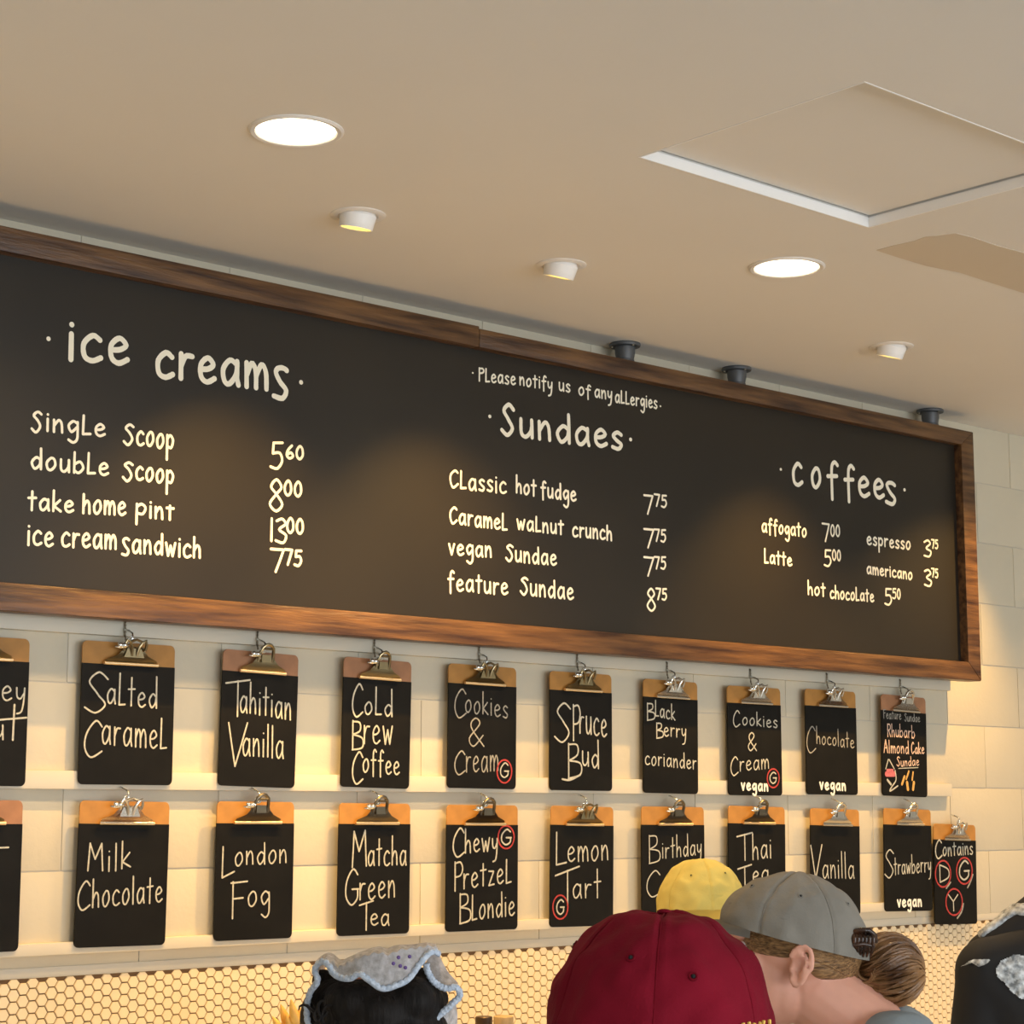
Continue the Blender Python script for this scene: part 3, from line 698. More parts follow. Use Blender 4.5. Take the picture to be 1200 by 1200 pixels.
EYES = [(425, 250, -.30, 'white eyeball spotlight left of the other small ones, yellow bulb showing'), (656, 311, -.16, 'white eyeball spotlight in the middle of the ceiling row'), (1055, 404, -.08, 'small white eyeball spotlight near the right edge')]
def eyeball(p, aim, label, lean=.33):
    d = Vector((-.02, lean, -1)).normalized()
    r = thing('eyeball_spotlight', label, 'spotlight', (p.x, p.y, CEIL), group='small eyeball spotlights')
    bm = bmesh.new(); add_lathe(bm, [(.062, .0), (.062, -.0015), (.056, -.0045), (.046, -.004), (.043, .0), (.043, .002)], 40)
    obj('trim_ring', bm, M['whitemetal'], r)
    q = (-d).to_track_quat('Z', 'X').to_matrix().to_4x4()
    bm = bmesh.new()
    add_lathe(bm, [(.0335, -.0295), (.036, -.031), (.0375, -.029), (.0395, -.014), (.042, .0), (.036, .012), (.033, .012), (.033, -.024), (.0335, -.0295)], 40, q)
    obj('lamp_body', bm, M['brightwhite'], r)
    bm = bmesh.new(); add_lathe(bm, [(0, -.024), (.02, -.0255), (.0328, -.0285), (.0328, -.02), (0, -.016)], 32, q)
    obj('bulb', bm, M['bulb'], r)
    return d
AIM = 1.40; SPW = 122; SPC = (1, .56, .15)
for i, (px, py, sh, lb) in enumerate(EYES):
    p = onC(px, py); p = Vector((p.x, -.553, CEIL))
    aim = (p.x-.03, 0, AIM)
    d = eyeball(p, aim, lb, (.22, .31, .31)[i])
    spot('spot_beam', p+d*.045, aim, SPW, 78, SPC, 1.0, .012)
for x in (5.72, 7.0, 1.35):        # the row goes on past both sides of the frame
    p = Vector((x, -.553, CEIL)); aim = (x-.55, -.05, AIM)
    d = eyeball(p, aim, {5.72: 'white eyeball spotlight beyond the right end of the menu board', 7.0: 'white eyeball spotlight far right of the ceiling row', 1.35: 'white eyeball spotlight beyond the left edge'}[x])
    spot('spot_beam', p+d*.045, aim, SPW, 78, SPC, 1.0, .012)

for px, py, lb in ((745, 400, 'dark grey flanged ceiling fitting above the sundaes column, leftmost of three'), (870, 430, 'dark grey flanged ceiling fitting between two others above the menu board'), (1088, 481, 'dark grey flanged ceiling fitting by the right corner of the menu board')):
    p = onC(px, py)
    r = thing('ceiling_fitting', lb, 'ceiling fitting', (p.x, -.068, CEIL), group='dark flanged fittings')
    bm = bmesh.new(); add_lathe(bm, [(0, 0), (.044, 0), (.045, -.004), (.043, -.009), (.030, -.011), (.0, -.011)], 36)
    obj('flange', bm, M['greymetal'], r)
    bm = bmesh.new(); add_lathe(bm, [(0, -.010), (.029, -.010), (.0285, -.028), (.025, -.046), (.0265, -.048), (.0265, -.052), (.018, -.053), (.017, -.062), (0, -.062)], 32)
    obj('socket', bm, M['greymetal'], r)
    bm = bmesh.new()
    for k in range(3):
        a = k*2*PI/3+.4; add_lathe(bm, [(0, -.0125), (.004, -.0122), (.0045, -.0085)], 10, Matrix.Translation((.037*math.cos(a), .037*math.sin(a), 0)))
    obj('screw', bm, M['darksteel'], r)

# ------------------------------------------------------------------ people
M.update(
    skin=mat('fair_skin', (.74, .37, .26), .55, var=.06, vscale=14, sss=.12),
    skin2=mat('tan_skin', (.55, .33, .23), .5, var=.05, vscale=14, sss=.1),
    brown=mat('dark_blond_hair', (.13, .062, .024), .42, col2=(.42, .24, .10), var=.3, vscale=5, stretch=(60, 3, 60), bump=.5, bscale=5),
    bunhair=mat('bun_hair', (.11, .045, .016), .38, col2=(.40, .21, .085), var=.3, vscale=16, bump=.5, bscale=120),
    black=mat('black_hair', (.010, .008, .007), .62, spec=.2, bump=.9, bscale=40, stretch=(3, 3, .5), var=.4, vscale=30),
    maroon=mat('maroon_twill', (.185, .0055, .017), .9, var=.18, vscale=9, bump=.2, bscale=420, spec=.12),
    maroonseam=mat('maroon_seam', (.15, .004, .012), .9, spec=.1),
    yellow=mat('yellow_twill', (.76, .61, .17), .9, spec=.15, var=.06, vscale=14, bump=.15, bscale=300),
    grey=mat('grey_twill', (.25, .232, .198), .9, spec=.15, var=.10, vscale=14, bump=.15, bscale=300),
    greyshirt=mat('grey_cotton', (.27, .32, .35), .85, var=.1, vscale=20, bump=.3, bscale=60),
    navy=mat('dark_cotton', (.05, .055, .08), .85, var=.1),
    white=mat('white_cotton', (.7, .7, .68), .85),
    denim=mat('denim', (.06, .09, .16), .9, var=.15, vscale=30),
    blackcloth=mat('black_cotton', (.010, .010, .011), .8, var=.2, vscale=10),
    silver=mat('silver_lace', (.55, .60, .62), .5, col2=(.85, .88, .88), var=.75, vscale=90, bump=.6, bscale=120),
    shoe=mat('shoe_rubber', (.08, .08, .08), .6),
    gold2=mat('gold_thread', (.85, .55, .10), .5, bump=.3, bscale=300),
    claw=mat('tortoise_plastic', (.014, .008, .006), .18, col2=(.07, .028, .012), vscale=60),
    crochet=mat('white_crochet', (.72, .70, .68), .9, col2=(.97, .96, .98), var=.10, vscale=110, bump=.45, bscale=150, spec=.1),
    crochetblue=mat('pale_blue_crochet', (.50, .60, .74), .9, col2=(.72, .80, .92), var=.12, vscale=160, bump=1.0, bscale=200),
    purple=mat('purple_yarn', (.16, .10, .30), .9),
    eye=mat('eye_white', (.8, .8, .8), .2),
    lip=mat('lips', (.5, .18, .16), .5),
    spike=mat('golden_dried_leaf', (.80, .42, .06), .5, col2=(.92, .62, .18), var=.2, vscale=30),
    vase=mat('brown_glaze', (.2, .1, .05), .3),
    bottle=mat('amber_bottle', (.16, .07, .02), .12, spec=.7),
    lid=mat('dark_lid', (.06, .035, .02), .35, metal=.4),
    cork=mat('tan_lid', (.48, .36, .20), .7, var=.15, vscale=60),
)
def obj_w(name, me, m, parent, mw):
    """mesh given in world space, stored in its parent's space"""
    if isinstance(me, bmesh.types.BMesh): me = mesh_of(name, me, True, 50)
    me.transform(mw.inverted()); me.materials.clear(); me.materials.append(m)
    o = bpy.data.objects.new(name, me); C.objects.link(o); o.parent = parent
    return o
def bm_t(bm, mt):
    bmesh.ops.transform(bm, matrix=mt, verts=bm.verts); return bm
def head_shapes(bm, mt):
    b = bmesh.new()
    add_ell(b, (0, -.012, .028), (.074, .094, .088), 28, 20)
    add_ell(b, (0, .022, -.035), (.058, .068, .074), 24, 16)
    add_ell(b, (0, .048, -.085), (.030, .030, .026), 16, 10)          # chin
    add_bone(b, (0, .088, .012), .009, (0, .106, -.026), .0125, 12)    # nose
    add_ell(b, (0, .002, -.052), (.055, .056, .050), 20, 14)
    for sx in (-1, 1):
        add_ell(b, (sx*.032, .080, .022), (.024, .012, .008), 12, 8)   # brow
        add_ell(b, (sx*.040, .060, -.022), (.022, .026, .022), 12, 8)  # cheek
        add_ell(b, (sx*.013, .092, -.030), (.010, .010, .007), 10, 6)  # nostril
    add_ell(b, (0, .084, -.052), (.021, .010, .006), 12, 8); add_ell(b, (0, .082, -.061), (.018, .010, .006), 12, 8)
    for sx in (-1, 1): ear(b, sx)
    bm_t(b, mt)
    me = bpy.data.meshes.new('t'); b.to_mesh(me); b.free(); bm.from_mesh(me); bpy.data.meshes.remove(me)
def ear(b, sx):
    X = sx*.080; cy_, cz_ = -.012, -.009
    def q(a_, k=1.0, dx=0):
        y_ = .0165*k*math.cos(a_)*(1 if math.sin(a_) > -.2 else .72); z_ = .0285*k*math.sin(a_)
        return (X+sx*(.007*(1-math.cos(a_))/2+dx), cy_+y_-.10*z_, cz_+z_)
    add_tube(b, [q(.25+a_, 1, .0015) for a_ in [5.4*j/20 for j in range(21)]], [.003]+[.0043]*19+[.0045], 8)
    add_ell(b, (X-sx*.007, cy_, cz_), (.007, .0145, .028), 16, 12)
    add_ell(b, (X-sx*.001, cy_+.003, cz_-.026), (.0055, .008, .008), 12, 8)
    add_tube(b, [q(.9, .55, .002), q(1.8, .55, .003), q(2.7, .5, .003), q(3.6, .5, .002), q(4.3, .55, .001)], .0030, 6)
    add_ell(b, (X, cy_+.012, cz_-.007), (.0045, .0035, .006), 8, 6)
def hand_shapes(b, w, d, sx):
    w = Vector(w); d = Vector(d).normalized(); side_ = d.cross(Vector((0, 1, 0))); side_.normalize(); n = side_.cross(d)
    palm = w+d*.045
    add_ell(b, palm, (.014, .036, .046), 14, 10, Matrix((n, side_, d)).transposed())
    for k, ln_ in enumerate((.060, .070, .066, .052)):
        s0 = palm+d*.030+side_*(-.026+.0173*k); s1 = s0+d*ln_*.5+n*.004; s2 = s1+d*ln_*.5+n*.014
        add_bone(b, s0, .0088, s1, .0080, 8); add_bone(b, s1, .0080, s2, .0066, 8)
    t0 = w+d*.02-side_*.02; t1 = t0+d*.032-side_*.024+n*.008; add_bone(b, t0, .0105, t1, .009, 8); add_bone(b, t1, .009, t1+d*.026, .0075, 8)
def person(Hc, face, label, pitch=0, collar=.052, hump=0, neck=(0, -.035, -.19), lean=0, skin='skin', shirt='white', voxel=.0055, smooth=3, sleeve=.5, roll=0, sh_w=.165, sh_raise=0):
    """Hc head centre (world); face = horizontal direction looked at"""
    yaw = math.atan2(-face.x, face.y)
    mw = Matrix.Translation((Hc.x, Hc.y, 0)) @ Matrix.Rotation(yaw, 4, 'Z')
    hz = Hc.z
    HT = mw @ Matrix.Translation((0, 0, hz)) @ Matrix.Rotation(pitch, 4, 'X') @ Matrix.Rotation(roll, 4, 'Y')
    HTl = mw.inverted() @ HT
    nk = Vector(neck)+Vector((0, 0, hz))
    ln_ = Vector((0, -lean, 0))
    chest = nk+Vector((0, .005, -.17))+ln_*.5; waist = nk+Vector((0, .0, -.36))+ln_; pel = nk+Vector((0, 0, -.50))+ln_
    kz = pel.z*.54
    J = {}
    for sx in (-1, 1):
        sh = nk+Vector((sx*sh_w, 0, -.065+sh_raise)); el = sh+Vector((sx*.045, .02, -.28)); wr = el+Vector((sx*-.005, .10, -.22))
        hp = pel+Vector((sx*.085, 0, -.02)); kn = Vector((sx*.10, pel.y+.03, kz)); an = Vector((sx*.10, pel.y, .09))
        J[sx] = (sh, el, wr, hp, kn, an)
    b = bmesh.new()
    head_shapes(b, HTl)
    hb = HTl @ Vector((0, -.035, -.045))
    add_bone(b, hb, .056, nk+Vector((0, 0, .01)), .058, 18)
    add_bone(b, nk+Vector((-.09, 0, -.045)), .045, nk+Vector((.09, 0, -.045)), .045)
    for sx in (-1, 1):
        sh, el, wr, hp, kn, an = J[sx]
        add_bone(b, nk+Vector((sx*.02, 0, .01)), .045, sh, .050)
        add_bone(b, sh, .050, el, .038); add_bone(b, el, .038, wr, .025); hand_shapes(b, wr, wr-el, sx)
        add_bone(b, chest+Vector((sx*.06, 0, 0)), .10, waist+Vector((sx*.045, 0, 0)), .088)
        add_bone(b, waist+Vector((sx*.045, 0, 0)), .088, hp, .10)
        add_bone(b, hp, .088, kn, .055); add_bone(b, kn, .055, an, .037); add_bone(b, an, .035, an+Vector((0, .13, -.055)), .03)
    body = remeshed(b, voxel, smooth)
    body.materials.clear(); body.materials.append(M[skin])
    root = bpy.data.objects.new('person', body); C.objects.link(root); root.matrix_world = mw
    tag(root, label, 'person')
    # eyes and lips
    e = bmesh.new()
    for sx in (-1, 1): add_ell(e, (sx*.031, .0695, .004), (.0125, .0105, .009), 12, 8)
    obj_w('eyes', bm_t(e, HT), M['eye'], root, mw)
    # shirt
    b = bmesh.new()
    for sx in (-1, 1):
        sh, el, wr, hp, kn, an = J[sx]
        add_bone(b, nk+Vector((sx*.055, -hump, -.032)), collar, sh, .062); add_bone(b, sh, .062, sh.lerp(el, sleeve), .052)
        add_bone(b, sh, .066, chest+Vector((sx*.07, 0, 0)), .108)
        add_bone(b, chest+Vector((sx*.065, 0, 0)), .112, waist+Vector((sx*.055, 0, 0)), .100); add_bone(b, waist+Vector((sx*.055, 0, 0)), .100, pel+Vector((sx*.06, 0, -.01)), .105)
    sm = remeshed(b, .009, 5)
    sho = obj_w('shirt', sm.copy(), M[shirt], root, Matrix()); 
    b = bmesh.new()
    for sx in (-1, 1):
        sh, el, wr, hp, kn, an = J[sx]
        add_bone(b, hp+Vector((0, 0, .02)), .108, kn, .072); add_bone(b, kn, .072, an, .056)
    obj_w('trousers', remeshed(b, .012, 4), M['denim'], root, Matrix())
    b = bmesh.new()
    for sx in (-1, 1):
        an = J[sx][5]; add_bone(b, (an.x, an.y-.02, .045), .045, (an.x, an.y+.14, .035), .036)
        add_bone(b, (an.x, an.y-.02, .07), .045, (an.x, an.y+.05, .06), .04)
    sh_ = remeshed(b, .01, 3)
    for v in sh_.vertices: v.co.z = max(v.co.z, .0)
    obj_w('shoes', sh_, M['shoe'], root, Matrix())
    return root, mw, HT, sho
def locate(P, HT, px, py):
    """the place on the camera's side of a cap that shows at a pixel of the photograph"""
    best = None
    for i in range(90):
        for j in range(60):
            u = PI/2+PI*i/89; v = j/60; d = HT @ P(u, v)-CP; z = d.dot(FW)
            e = (600+FPX*d.dot(RT)/z-px)**2+(600-FPX*d.dot(UP)/z-py)**2
            if best is None or e < best[0]: best = (e, u, v)
    return best[1:]
def cap_obj(root, mw, HT, m, seam, yo=-.010, droop=.006, eyes_px=(), btn=.0085, a=.088, bb=.106, h=.112, z_f=.034, z_b=.004, ph=0, brim=True, wr=.0012, name='cap', gold=False, flat=2.3, seamph=PI/6, brimlen=.070):
    """six-panel baseball cap in head space, seams every 60 degrees"""
    def P(u, v, off=0):
        # v 0 rim .. 1 top
        r = (max(0, 1-v**flat))**(1/flat)
        x = a*r*math.sin(u); y = bb*r*math.cos(u)+yo
        rim = z_b+(z_f-z_b)*(.5+.5*math.cos(u))
        z = rim*(1-v)+v*(h+.018)
        q = Vector((x, y, z)); n = Vector((x/a**2, (y-yo)/bb**2, max(.001, v)*4/h)).normalized()
        k = ((u-seamph)/(PI/3)) % 1; dd = min(k, 1-k)*r
        groove = -.0014*math.exp(-(dd/.018)**2) + .0009*math.exp(-((dd-.05)/.022)**2)
        puff = .0022*math.sin(PI*((u-seamph)/(PI/3) % 1))*r
        wv = noise.noise(q*26+Vector((ph, 0, 0)))*wr*1.6 + noise.noise(q*55+Vector((ph, 5, 0)))*wr
        return q+n*(groove+puff+wv+off)
    NU, NV = 156, 46
    def shell(off=0):
        b = bmesh.new(); R = []
        for j in range(NV+1):
            v = (j/NV)
            v = 1-(1-v)**1.6
            R.append([b.verts.new(P(2*PI*i/NU, v, off)) for i in range(NU)] if j < NV else [b.verts.new(P(0, 1, off))])
        for j in range(NV):
            for i in range(NU):
                A = R[j][i]; B_ = R[j][(i+1) % NU]
                if j < NV-1: b.faces.new((A, B_, R[j+1][(i+1) % NU], R[j+1][i]))
                else: b.faces.new((A, B_, R[j+1][0]))
        return b, R
    b, R = shell()
    inner = []
    for i in range(NU):
        u = 2*PI*i/NU; p = P(u, 0); inner.append(b.verts.new(Vector((p.x*.965, p.y*.965, p.z+.0005))))
    up = [b.verts.new(Vector((v.co.x*.97, v.co.y*.97, v.co.z+.03))) for v in inner]
    for i in range(NU):
        k = (i+1) % NU
        b.faces.new((R[0][k], R[0][i], inner[i], inner[k])); b.faces.new((inner[k], inner[i], up[i], up[k]))
    c = obj_w(name, bm_t(b, HT), M[m], root, mw)
    b = bmesh.new(); add_ell(b, P(0, 1)+Vector((0, 0, .0015)), (btn, btn, btn*.42), 16, 8); obj_w('button', bm_t(b, HT), M[m], c, Matrix())
    c.children[0].data.transform(mw.inverted())
    def sub(nm, b, mm):
        o = obj_w(nm, bm_t(b, HT), M[mm], c, Matrix()); o.data.transform(mw.inverted()); return o
    UV = [(seamph+PI/6+k*PI/3, .68) for k in range(6)]
    if eyes_px: UV = [UV[0], UV[5], UV[1], UV[4]]+[locate(P, HT, *e) for e in eyes_px]
    for u, v_ in UV:
        q = P(u, v_, .0006); q2 = P(u, v_+.02, .0006); q3 = P(u+.03, v_, .0006)
        n = (q2-q).cross(q3-q); n = n if n.dot(q) > 0 else -n; n.normalize()
        t1 = (q2-q).normalized(); t2 = n.cross(t1)
        b = bmesh.new(); add_tube(b, [q+(t1*math.cos(z)+t2*math.sin(z))*.0030 for z in [2*PI*j/14 for j in range(14)]], .0011, 6, closed=True); sub('eyelet', b, seam)
        b = bmesh.new(); add_ell(b, q, (.0018,)*3, 8, 6); sub('eyelet_hole', b, 'blackcloth')
    for k in range(3):          # stitched seam tapes
        for s_ in (-1, 1):
            pts = [P(seamph+k*PI/3, v_, .0006) for v_ in [j/20 for j in range(21)]]+[P(seamph+k*PI/3+PI, 1-v_, .0006) for v_ in [j/20 for j in range(1, 21)]]
        b = bmesh.new(); add_tube(b, pts, .0009, 6); sub('seam', b, seam)
    if brim:
        b = bmesh.new(); R = []
        for j in range(9):
            row = []
            for i in range(25):
                u = -.92+1.84*i/24; p = P(u, 0)
                e = j/8; out = Vector((0, 1, 0)); wdt = math.cos(u/.92*PI/2)**.8 if abs(u) < .9199 else 0
                q = p+out*brimlen*wdt*e; q.z = p.z-droop*e-.10*(q.x**2)/.088*e+.001
                row.append(b.verts.new(q))
            R.append(row)
        for j in range(8):
            for i in range(24): b.faces.new((R[j][i], R[j][i+1], R[j+1][i+1], R[j+1][i]))
        bmesh.ops.solidify(b, geom=list(b.faces), thickness=.003); sub('brim', b, m)
    return c, P, sub
def hz_dir(v): v = Vector((v.x, v.y, 0)); return v.normalized()
FH = hz_dir(FW)

def hair_shell(root, mw, HT, m, test, k=1.05, seg=64, bare=False):
    b = bmesh.new(); bmesh.ops.create_uvsphere(b, u_segments=seg, v_segments=seg//2, radius=1)
    for v in b.verts:
        p = Vector((v.co.x*.074*k, v.co.y*.094*k-.012, v.co.z*.088*k+.028))
        f = test(p)*(1 if bare else .35+.65*sstep(.075, .045, p.z))     # 1 hair .. 0 bare, pressed flat under a hat
        s_ = .88+.12*f
        c_ = Vector((0, -.012, .028)); p = c_+(p-c_)*s_
        p += (p-c_).normalized()*.0016*noise.noise(Vector((p.x*8, p.y*8, p.z*160)))*f
        v.co = p
    return obj_w('hair', bm_t(b, HT), M[m], root, mw)
def sstep(a_, b_, x): x = max(0, min(1, (x-a_)/(b_-a_))); return x*x*(3-2*x)

ROLL1 = .055
# 1. maroon cap, nearest, seen from behind
T1 = atZ(769, 1066, 1.66); Hc = Vector((T1.x, T1.y, T1.z-.130))
face = hz_dir(Matrix.Rotation(math.radians(-6), 3, 'Z') @ FH)
r, mw, HT, sh = person(Hc+face*.0, face, 'person in a plain maroon baseball cap seen from behind, nearest of all', pitch=-.05, roll=ROLL1, shirt='navy')
hair_shell(r, mw, HT, 'brown', lambda p: sstep(.075, .05, p.y)*sstep(-.075, -.05, p.z), 1.04)
cap1, P1, sub1 = cap_obj(r, mw, HT, 'maroon', 'maroonseam', a=.0905, h=.112, z_b=.012, seamph=.02, btn=.0065, eyes_px=((739, 1122), (812, 1145)), ph=3, wr=.0032, flat=2.3)
for x_, y_ in ((867, 1199), (873, 1198), (879, 1198), (885, 1197), (890, 1196.5), (896, 1195)):
    uv = locate(P1, HT, x_+4, y_+2); uw = locate(P1, HT, x_+3, y_+13)
    b = bmesh.new(); add_tube(b, [P1(*uw, .001), P1((uv[0]+uw[0])/2, (uv[1]+uw[1])/2, .0016), P1(*uv, .0012)], .0016, 6); sub1('gold_embroidery', b, 'gold2')

# 2. yellow cap, far, behind the counter
T2 = atZ(822, 1006, 4.15); Hc = Vector((T2.x, T2.y, T2.z-.130))
r, mw, HT, sh = person(Hc, hz_dir(Matrix.Rotation(.12, 3, 'Z') @ -FH), 'person in a pale yellow cap mostly hidden behind the maroon and grey caps', shirt='white', skin='skin2')
hair_shell(r, mw, HT, 'brown', lambda p: sstep(.075, .05, p.y)*sstep(-.075, -.05, p.z), 1.04)
cap_obj(r, mw, HT, 'yellow', 'yellow', a=.090, h=.112, droop=.045, z_f=.030, z_b=.012, ph=11, wr=.003, seamph=PI/6-.52, flat=2.15)

# 3. grey cap in profile, looking left and up at the menu
ZG = 3.0
Hc = atZ(926, 1118, ZG)
face = hz_dir(Matrix.Rotation(-.10, 3, 'Z') @ -RT)
r, mw, HT, sh = person(Hc, face, 'person in a grey cap facing left, ear showing, brown hair twisted into a clipped bun', pitch=.12, neck=(0, -.115, -.125), lean=.16, collar=.084, hump=.035, shirt='greyshirt', voxel=.0036, smooth=1, sh_raise=.0, sleeve=.55)
def gtest(p):
    lim = -.004-.026*sstep(.0, -.05, p.y)
    return sstep(lim-.010, lim+.006, p.z)*sstep(.088, .070, p.y)
hair_shell(r, mw, HT, 'brown', gtest, 1.045)
# combed strands between cap edge and ear, running back to the bun
b = bmesh.new()
for k in range(46):
    z0 = random.uniform(.006, .034); y0 = random.uniform(.04, .078)
    z1 = random.uniform(-.026, .01)
    for sx in (1, -1):
        pts = []
        for j in range(9):
            t_ = j/8; y_ = y0+(-.098-y0)*t_; z_ = z0+(z1-z0)*t_+.010*math.sin(PI*t_)
            q = (1-((y_+.012)/.100)**2-((z_-.028)/.094)**2); x_ = .0785*math.sqrt(max(.02, q))
            pts.append((sx*x_, y_, z_))
        add_tube(b, pts, [.0004]+[.0014]*7+[.0006], 5)
o = obj_w('hair_strands', bm_t(b, HT), M['brown'], r, mw)
cap_obj(r, mw, HT, 'grey', 'grey', a=.0885, bb=.111, yo=-.004, h=.100, z_f=.036, z_b=.006, ph=21, wr=.0026, seamph=0, flat=2.0)
# bun: coils of hair pinned by a claw clip
bc = atZ(1044, 1132, ZG-.0); ax = RT
b = bmesh.new()
add_ell(b, bc, (.044, .044, .050), 24, 16)
for k in range(150):
    ph_ = random.uniform(0, 2*PI); tw = random.uniform(.3, 1.5); rr = random.uniform(.93, 1.06)
    pts = []
    for j in range(14):
        t_ = .04+.92*j/13
        th = PI*t_; a_ = ph_+tw*math.sin(th*.5)*1.3
        X = -math.cos(th)*.047; r_ = math.sin(th)*.050*rr
        up_ = math.cos(a_); fr_ = math.sin(a_)
        droop = -.010*t_
        pts.append(bc+RT*X*rr+Vector((0, 0, 1))*(r_*up_*1.02+droop)+FH*r_*fr_*.95)
    add_tube(b, pts, [.0008]+[random.uniform(.0016, .0028)]*12+[.0008], 5)
for k in range(16):      # the tail looped round below the clip
    cx_, cy_ = 1014+random.uniform(-2, 2), 1140+random.uniform(-3, 3); rx = 9+k*.9; ry = 9+k*1.3
    pts = [atZ(cx_+rx*math.cos(a_), cy_+ry*math.sin(a_), ZG-.040+.0006*k+.012*math.sin(a_/2)) for a_ in [-.3+3.9*j/15 for j in range(16)]]
    add_tube(b, pts, [.0006]+[.0020]*14+[.0006], 5)
obj_w('bun', b, M['bunhair'], r, mw)
b = bmesh.new()
for k in range(6):
    t_ = k/5
    x_ = 999+22*t_
    add_tube(b, [atZ(x_, 1092, ZG-.05), atZ(x_+2, 1100, ZG-.062), atZ(x_+1, 1112, ZG-.062), atZ(x_-1, 1121, ZG-.052)], [.0035, .0042, .0036, .0016], 8)
add_tube(b, [atZ(998, 1093, ZG-.052), atZ(1008, 1090, ZG-.058), atZ(1018, 1090, ZG-.058), atZ(1025, 1096, ZG-.052), atZ(1026, 1104, ZG-.048)], .0040, 8)
add_tube(b, [atZ(1000, 1108, ZG-.064), atZ(1012, 1106, ZG-.066), atZ(1024, 1109, ZG-.060)], .0034, 8)
obj_w('claw_clip', b, M['claw'], r, mw)

# 4. crocheted hat over black hair, seen from behind
ZH = 2.75
Hc = atZ(444, 1222, ZH+.02)
r, mw, HT, sh = person(Hc, FH, 'person with black hair under a ruffled white crocheted hat with a pale blue border', pitch=-.35, neck=(0, -.06, -.18), shirt='white')
b = bmesh.new()
def el(px, py, z, rx, ry, rz):
    add_ell(b, atZ(px, py, z), (rx, ry, rz), 24, 16)
el(442, 1228, ZH-.01, .098, .11, .093); el(405, 1166, ZH-.04, .020, .04, .016); el(425, 1163, ZH-.05, .022, .03, .018); el(465, 1170, ZH-.05, .02, .03, .014); el(410, 1174, ZH-.05, .034, .04, .03); el(448, 1186, ZH-.06, .04, .04, .03); el(480, 1172, ZH-.05, .034, .04, .032); el(495, 1160, ZH-.02, .016, .03, .03); el(486, 1176, ZH-.02, .030, .05, .040); el(400, 1178, ZH-.01, .036, .05, .036); el(384, 1196, ZH, .030, .05, .05); el(448, 1190, ZH-.02, .05, .06, .035); el(505, 1170, ZH, .022, .03, .022); el(380, 1150, ZH+.02, .016, .02, .018)
me = remeshed(b, .005, 3)
for v in me.vertices:
    v.co += v.normal*.0022*noise.noise(Vector((v.co.x*30, v.co.y*30, v.co.z*12)))
obj_w('hair', me, M['black'], r, mw)
b = bmesh.new()
for k in range(44):
    x_ = random.uniform(372, 500); pts = []
    bx = random.uniform(-10, 10)
    for j in range(10):
        t_ = j/9; yy = 1166+44*t_; xx = x_+bx*math.sin(t_*5+k)
        pts.append(atZ(xx, yy, ZH-.085+.06*((xx-442)/75)**2+.004*math.sin(k)))
    add_tube(b, pts, [.0003]+[.0012]*8+[.0004], 5)
for cx_, cy_, rr in ((378, 1182, 9), (386, 1192, 14), (372, 1190, 6)):
    add_tube(b, [atZ(cx_+rr*.6*math.cos(a_), cy_+rr*math.sin(a_), ZH-.075) for a_ in [PI*.1+1.5*PI*j/14 for j in range(15)]], .0022, 6)
add_tube(b, [atZ(*q, ZH-.07) for q in ((350, 1184), (351, 1179.5), (355, 1177.3), (360, 1178.5), (364, 1183), (369, 1187), (376, 1189))], [.0008, .0014, .0018, .0022, .0024, .0024, .002], 6)
obj_w('curls', b, M['black'], r, mw)
def dens(P, n=60):
    Q = crom3(P, 8); L_ = [0]
    for a_, c_ in zip(Q, Q[1:]): L_.append(L_[-1]+(c_-a_).length)
    out = []
    for i in range(n):
        s_ = L_[-1]*i/(n-1); j = max(k for k in range(len(L_)) if L_[k] <= s_+1e-9); j = min(j, len(Q)-2)
        d_ = L_[j+1]-L_[j]; out.append(Q[j].lerp(Q[j+1], 0 if d_ < 1e-9 else (s_-L_[j])/d_))
    return out
def crom3(P, sub=6):
    out = []; Q = [P[0]]+P+[P[-1]]
    for i in range(1, len(Q)-2):
        a_, b_, c_, d_ = Q[i-1:i+3]
        for s_ in range(sub):
            t_ = s_/sub; out.append(.5*((2*b_)+(-a_+c_)*t_+(2*a_-5*b_+4*c_-d_)*t_*t_+(-a_+3*b_-3*c_+d_)*t_**3))
    out.append(P[-1]); return out
def zb(x): return ZH-.10+.07*((x-445)/90)**2
edge = [(362, 1204), (360, 1194), (359.5, 1183), (360.5, 1174), (364, 1162), (371.5, 1152), (371.5, 1144), (368.5, 1138), (371.5, 1131), (379, 1127), (385.5, 1132), (390, 1140), (398, 1145.5), (410, 1147), (421, 1141.5), (433, 1149), (448, 1158.5), (465, 1154.5), (479, 1147), (491, 1131), (500, 1120), (508, 1115), (514, 1118)]
top = [(360, 1204), (358, 1194), (357, 1183), (358, 1173), (361, 1161), (369, 1150), (369, 1143), (367, 1136), (371, 1128), (380, 1123.5), (389, 1127), (396, 1133), (404, 1129.5), (416, 1124.5), (430, 1119.5), (444, 1116.5), (454, 1119), (462, 1116), (472, 1112.5), (484, 1112), (494, 1110), (502, 1108.5), (513, 1111)]
E3 = dens([atZ(x, y, zb(x)) for x, y in edge], 110); T3 = [None]*110
T3 = dens([atZ(x, y, zb(x)+.012*max(0, 1-((x-445)/95)**2)+.004) for x, y in top], 110)
Bk = dens([atZ(445+(x-445)*.86, max(y+6, 1122), zb(x)+.15) for x, y in top], 110)
b = bmesh.new(); rows = []
for k in range(7):
    t_ = k/6
    rows.append([b.verts.new(e.lerp(q, t_)+Vector((0, 0, .0016*math.sin(i*1.3+k*2.1)))) for i, (e, q) in enumerate(zip(E3, T3))])
for k in range(1, 5):
    t_ = k/4; rows.append([b.verts.new(e.lerp(q, t_)+Vector((0, 0, .012*math.sin(PI*t_)))) for e, q in zip(T3, Bk)])
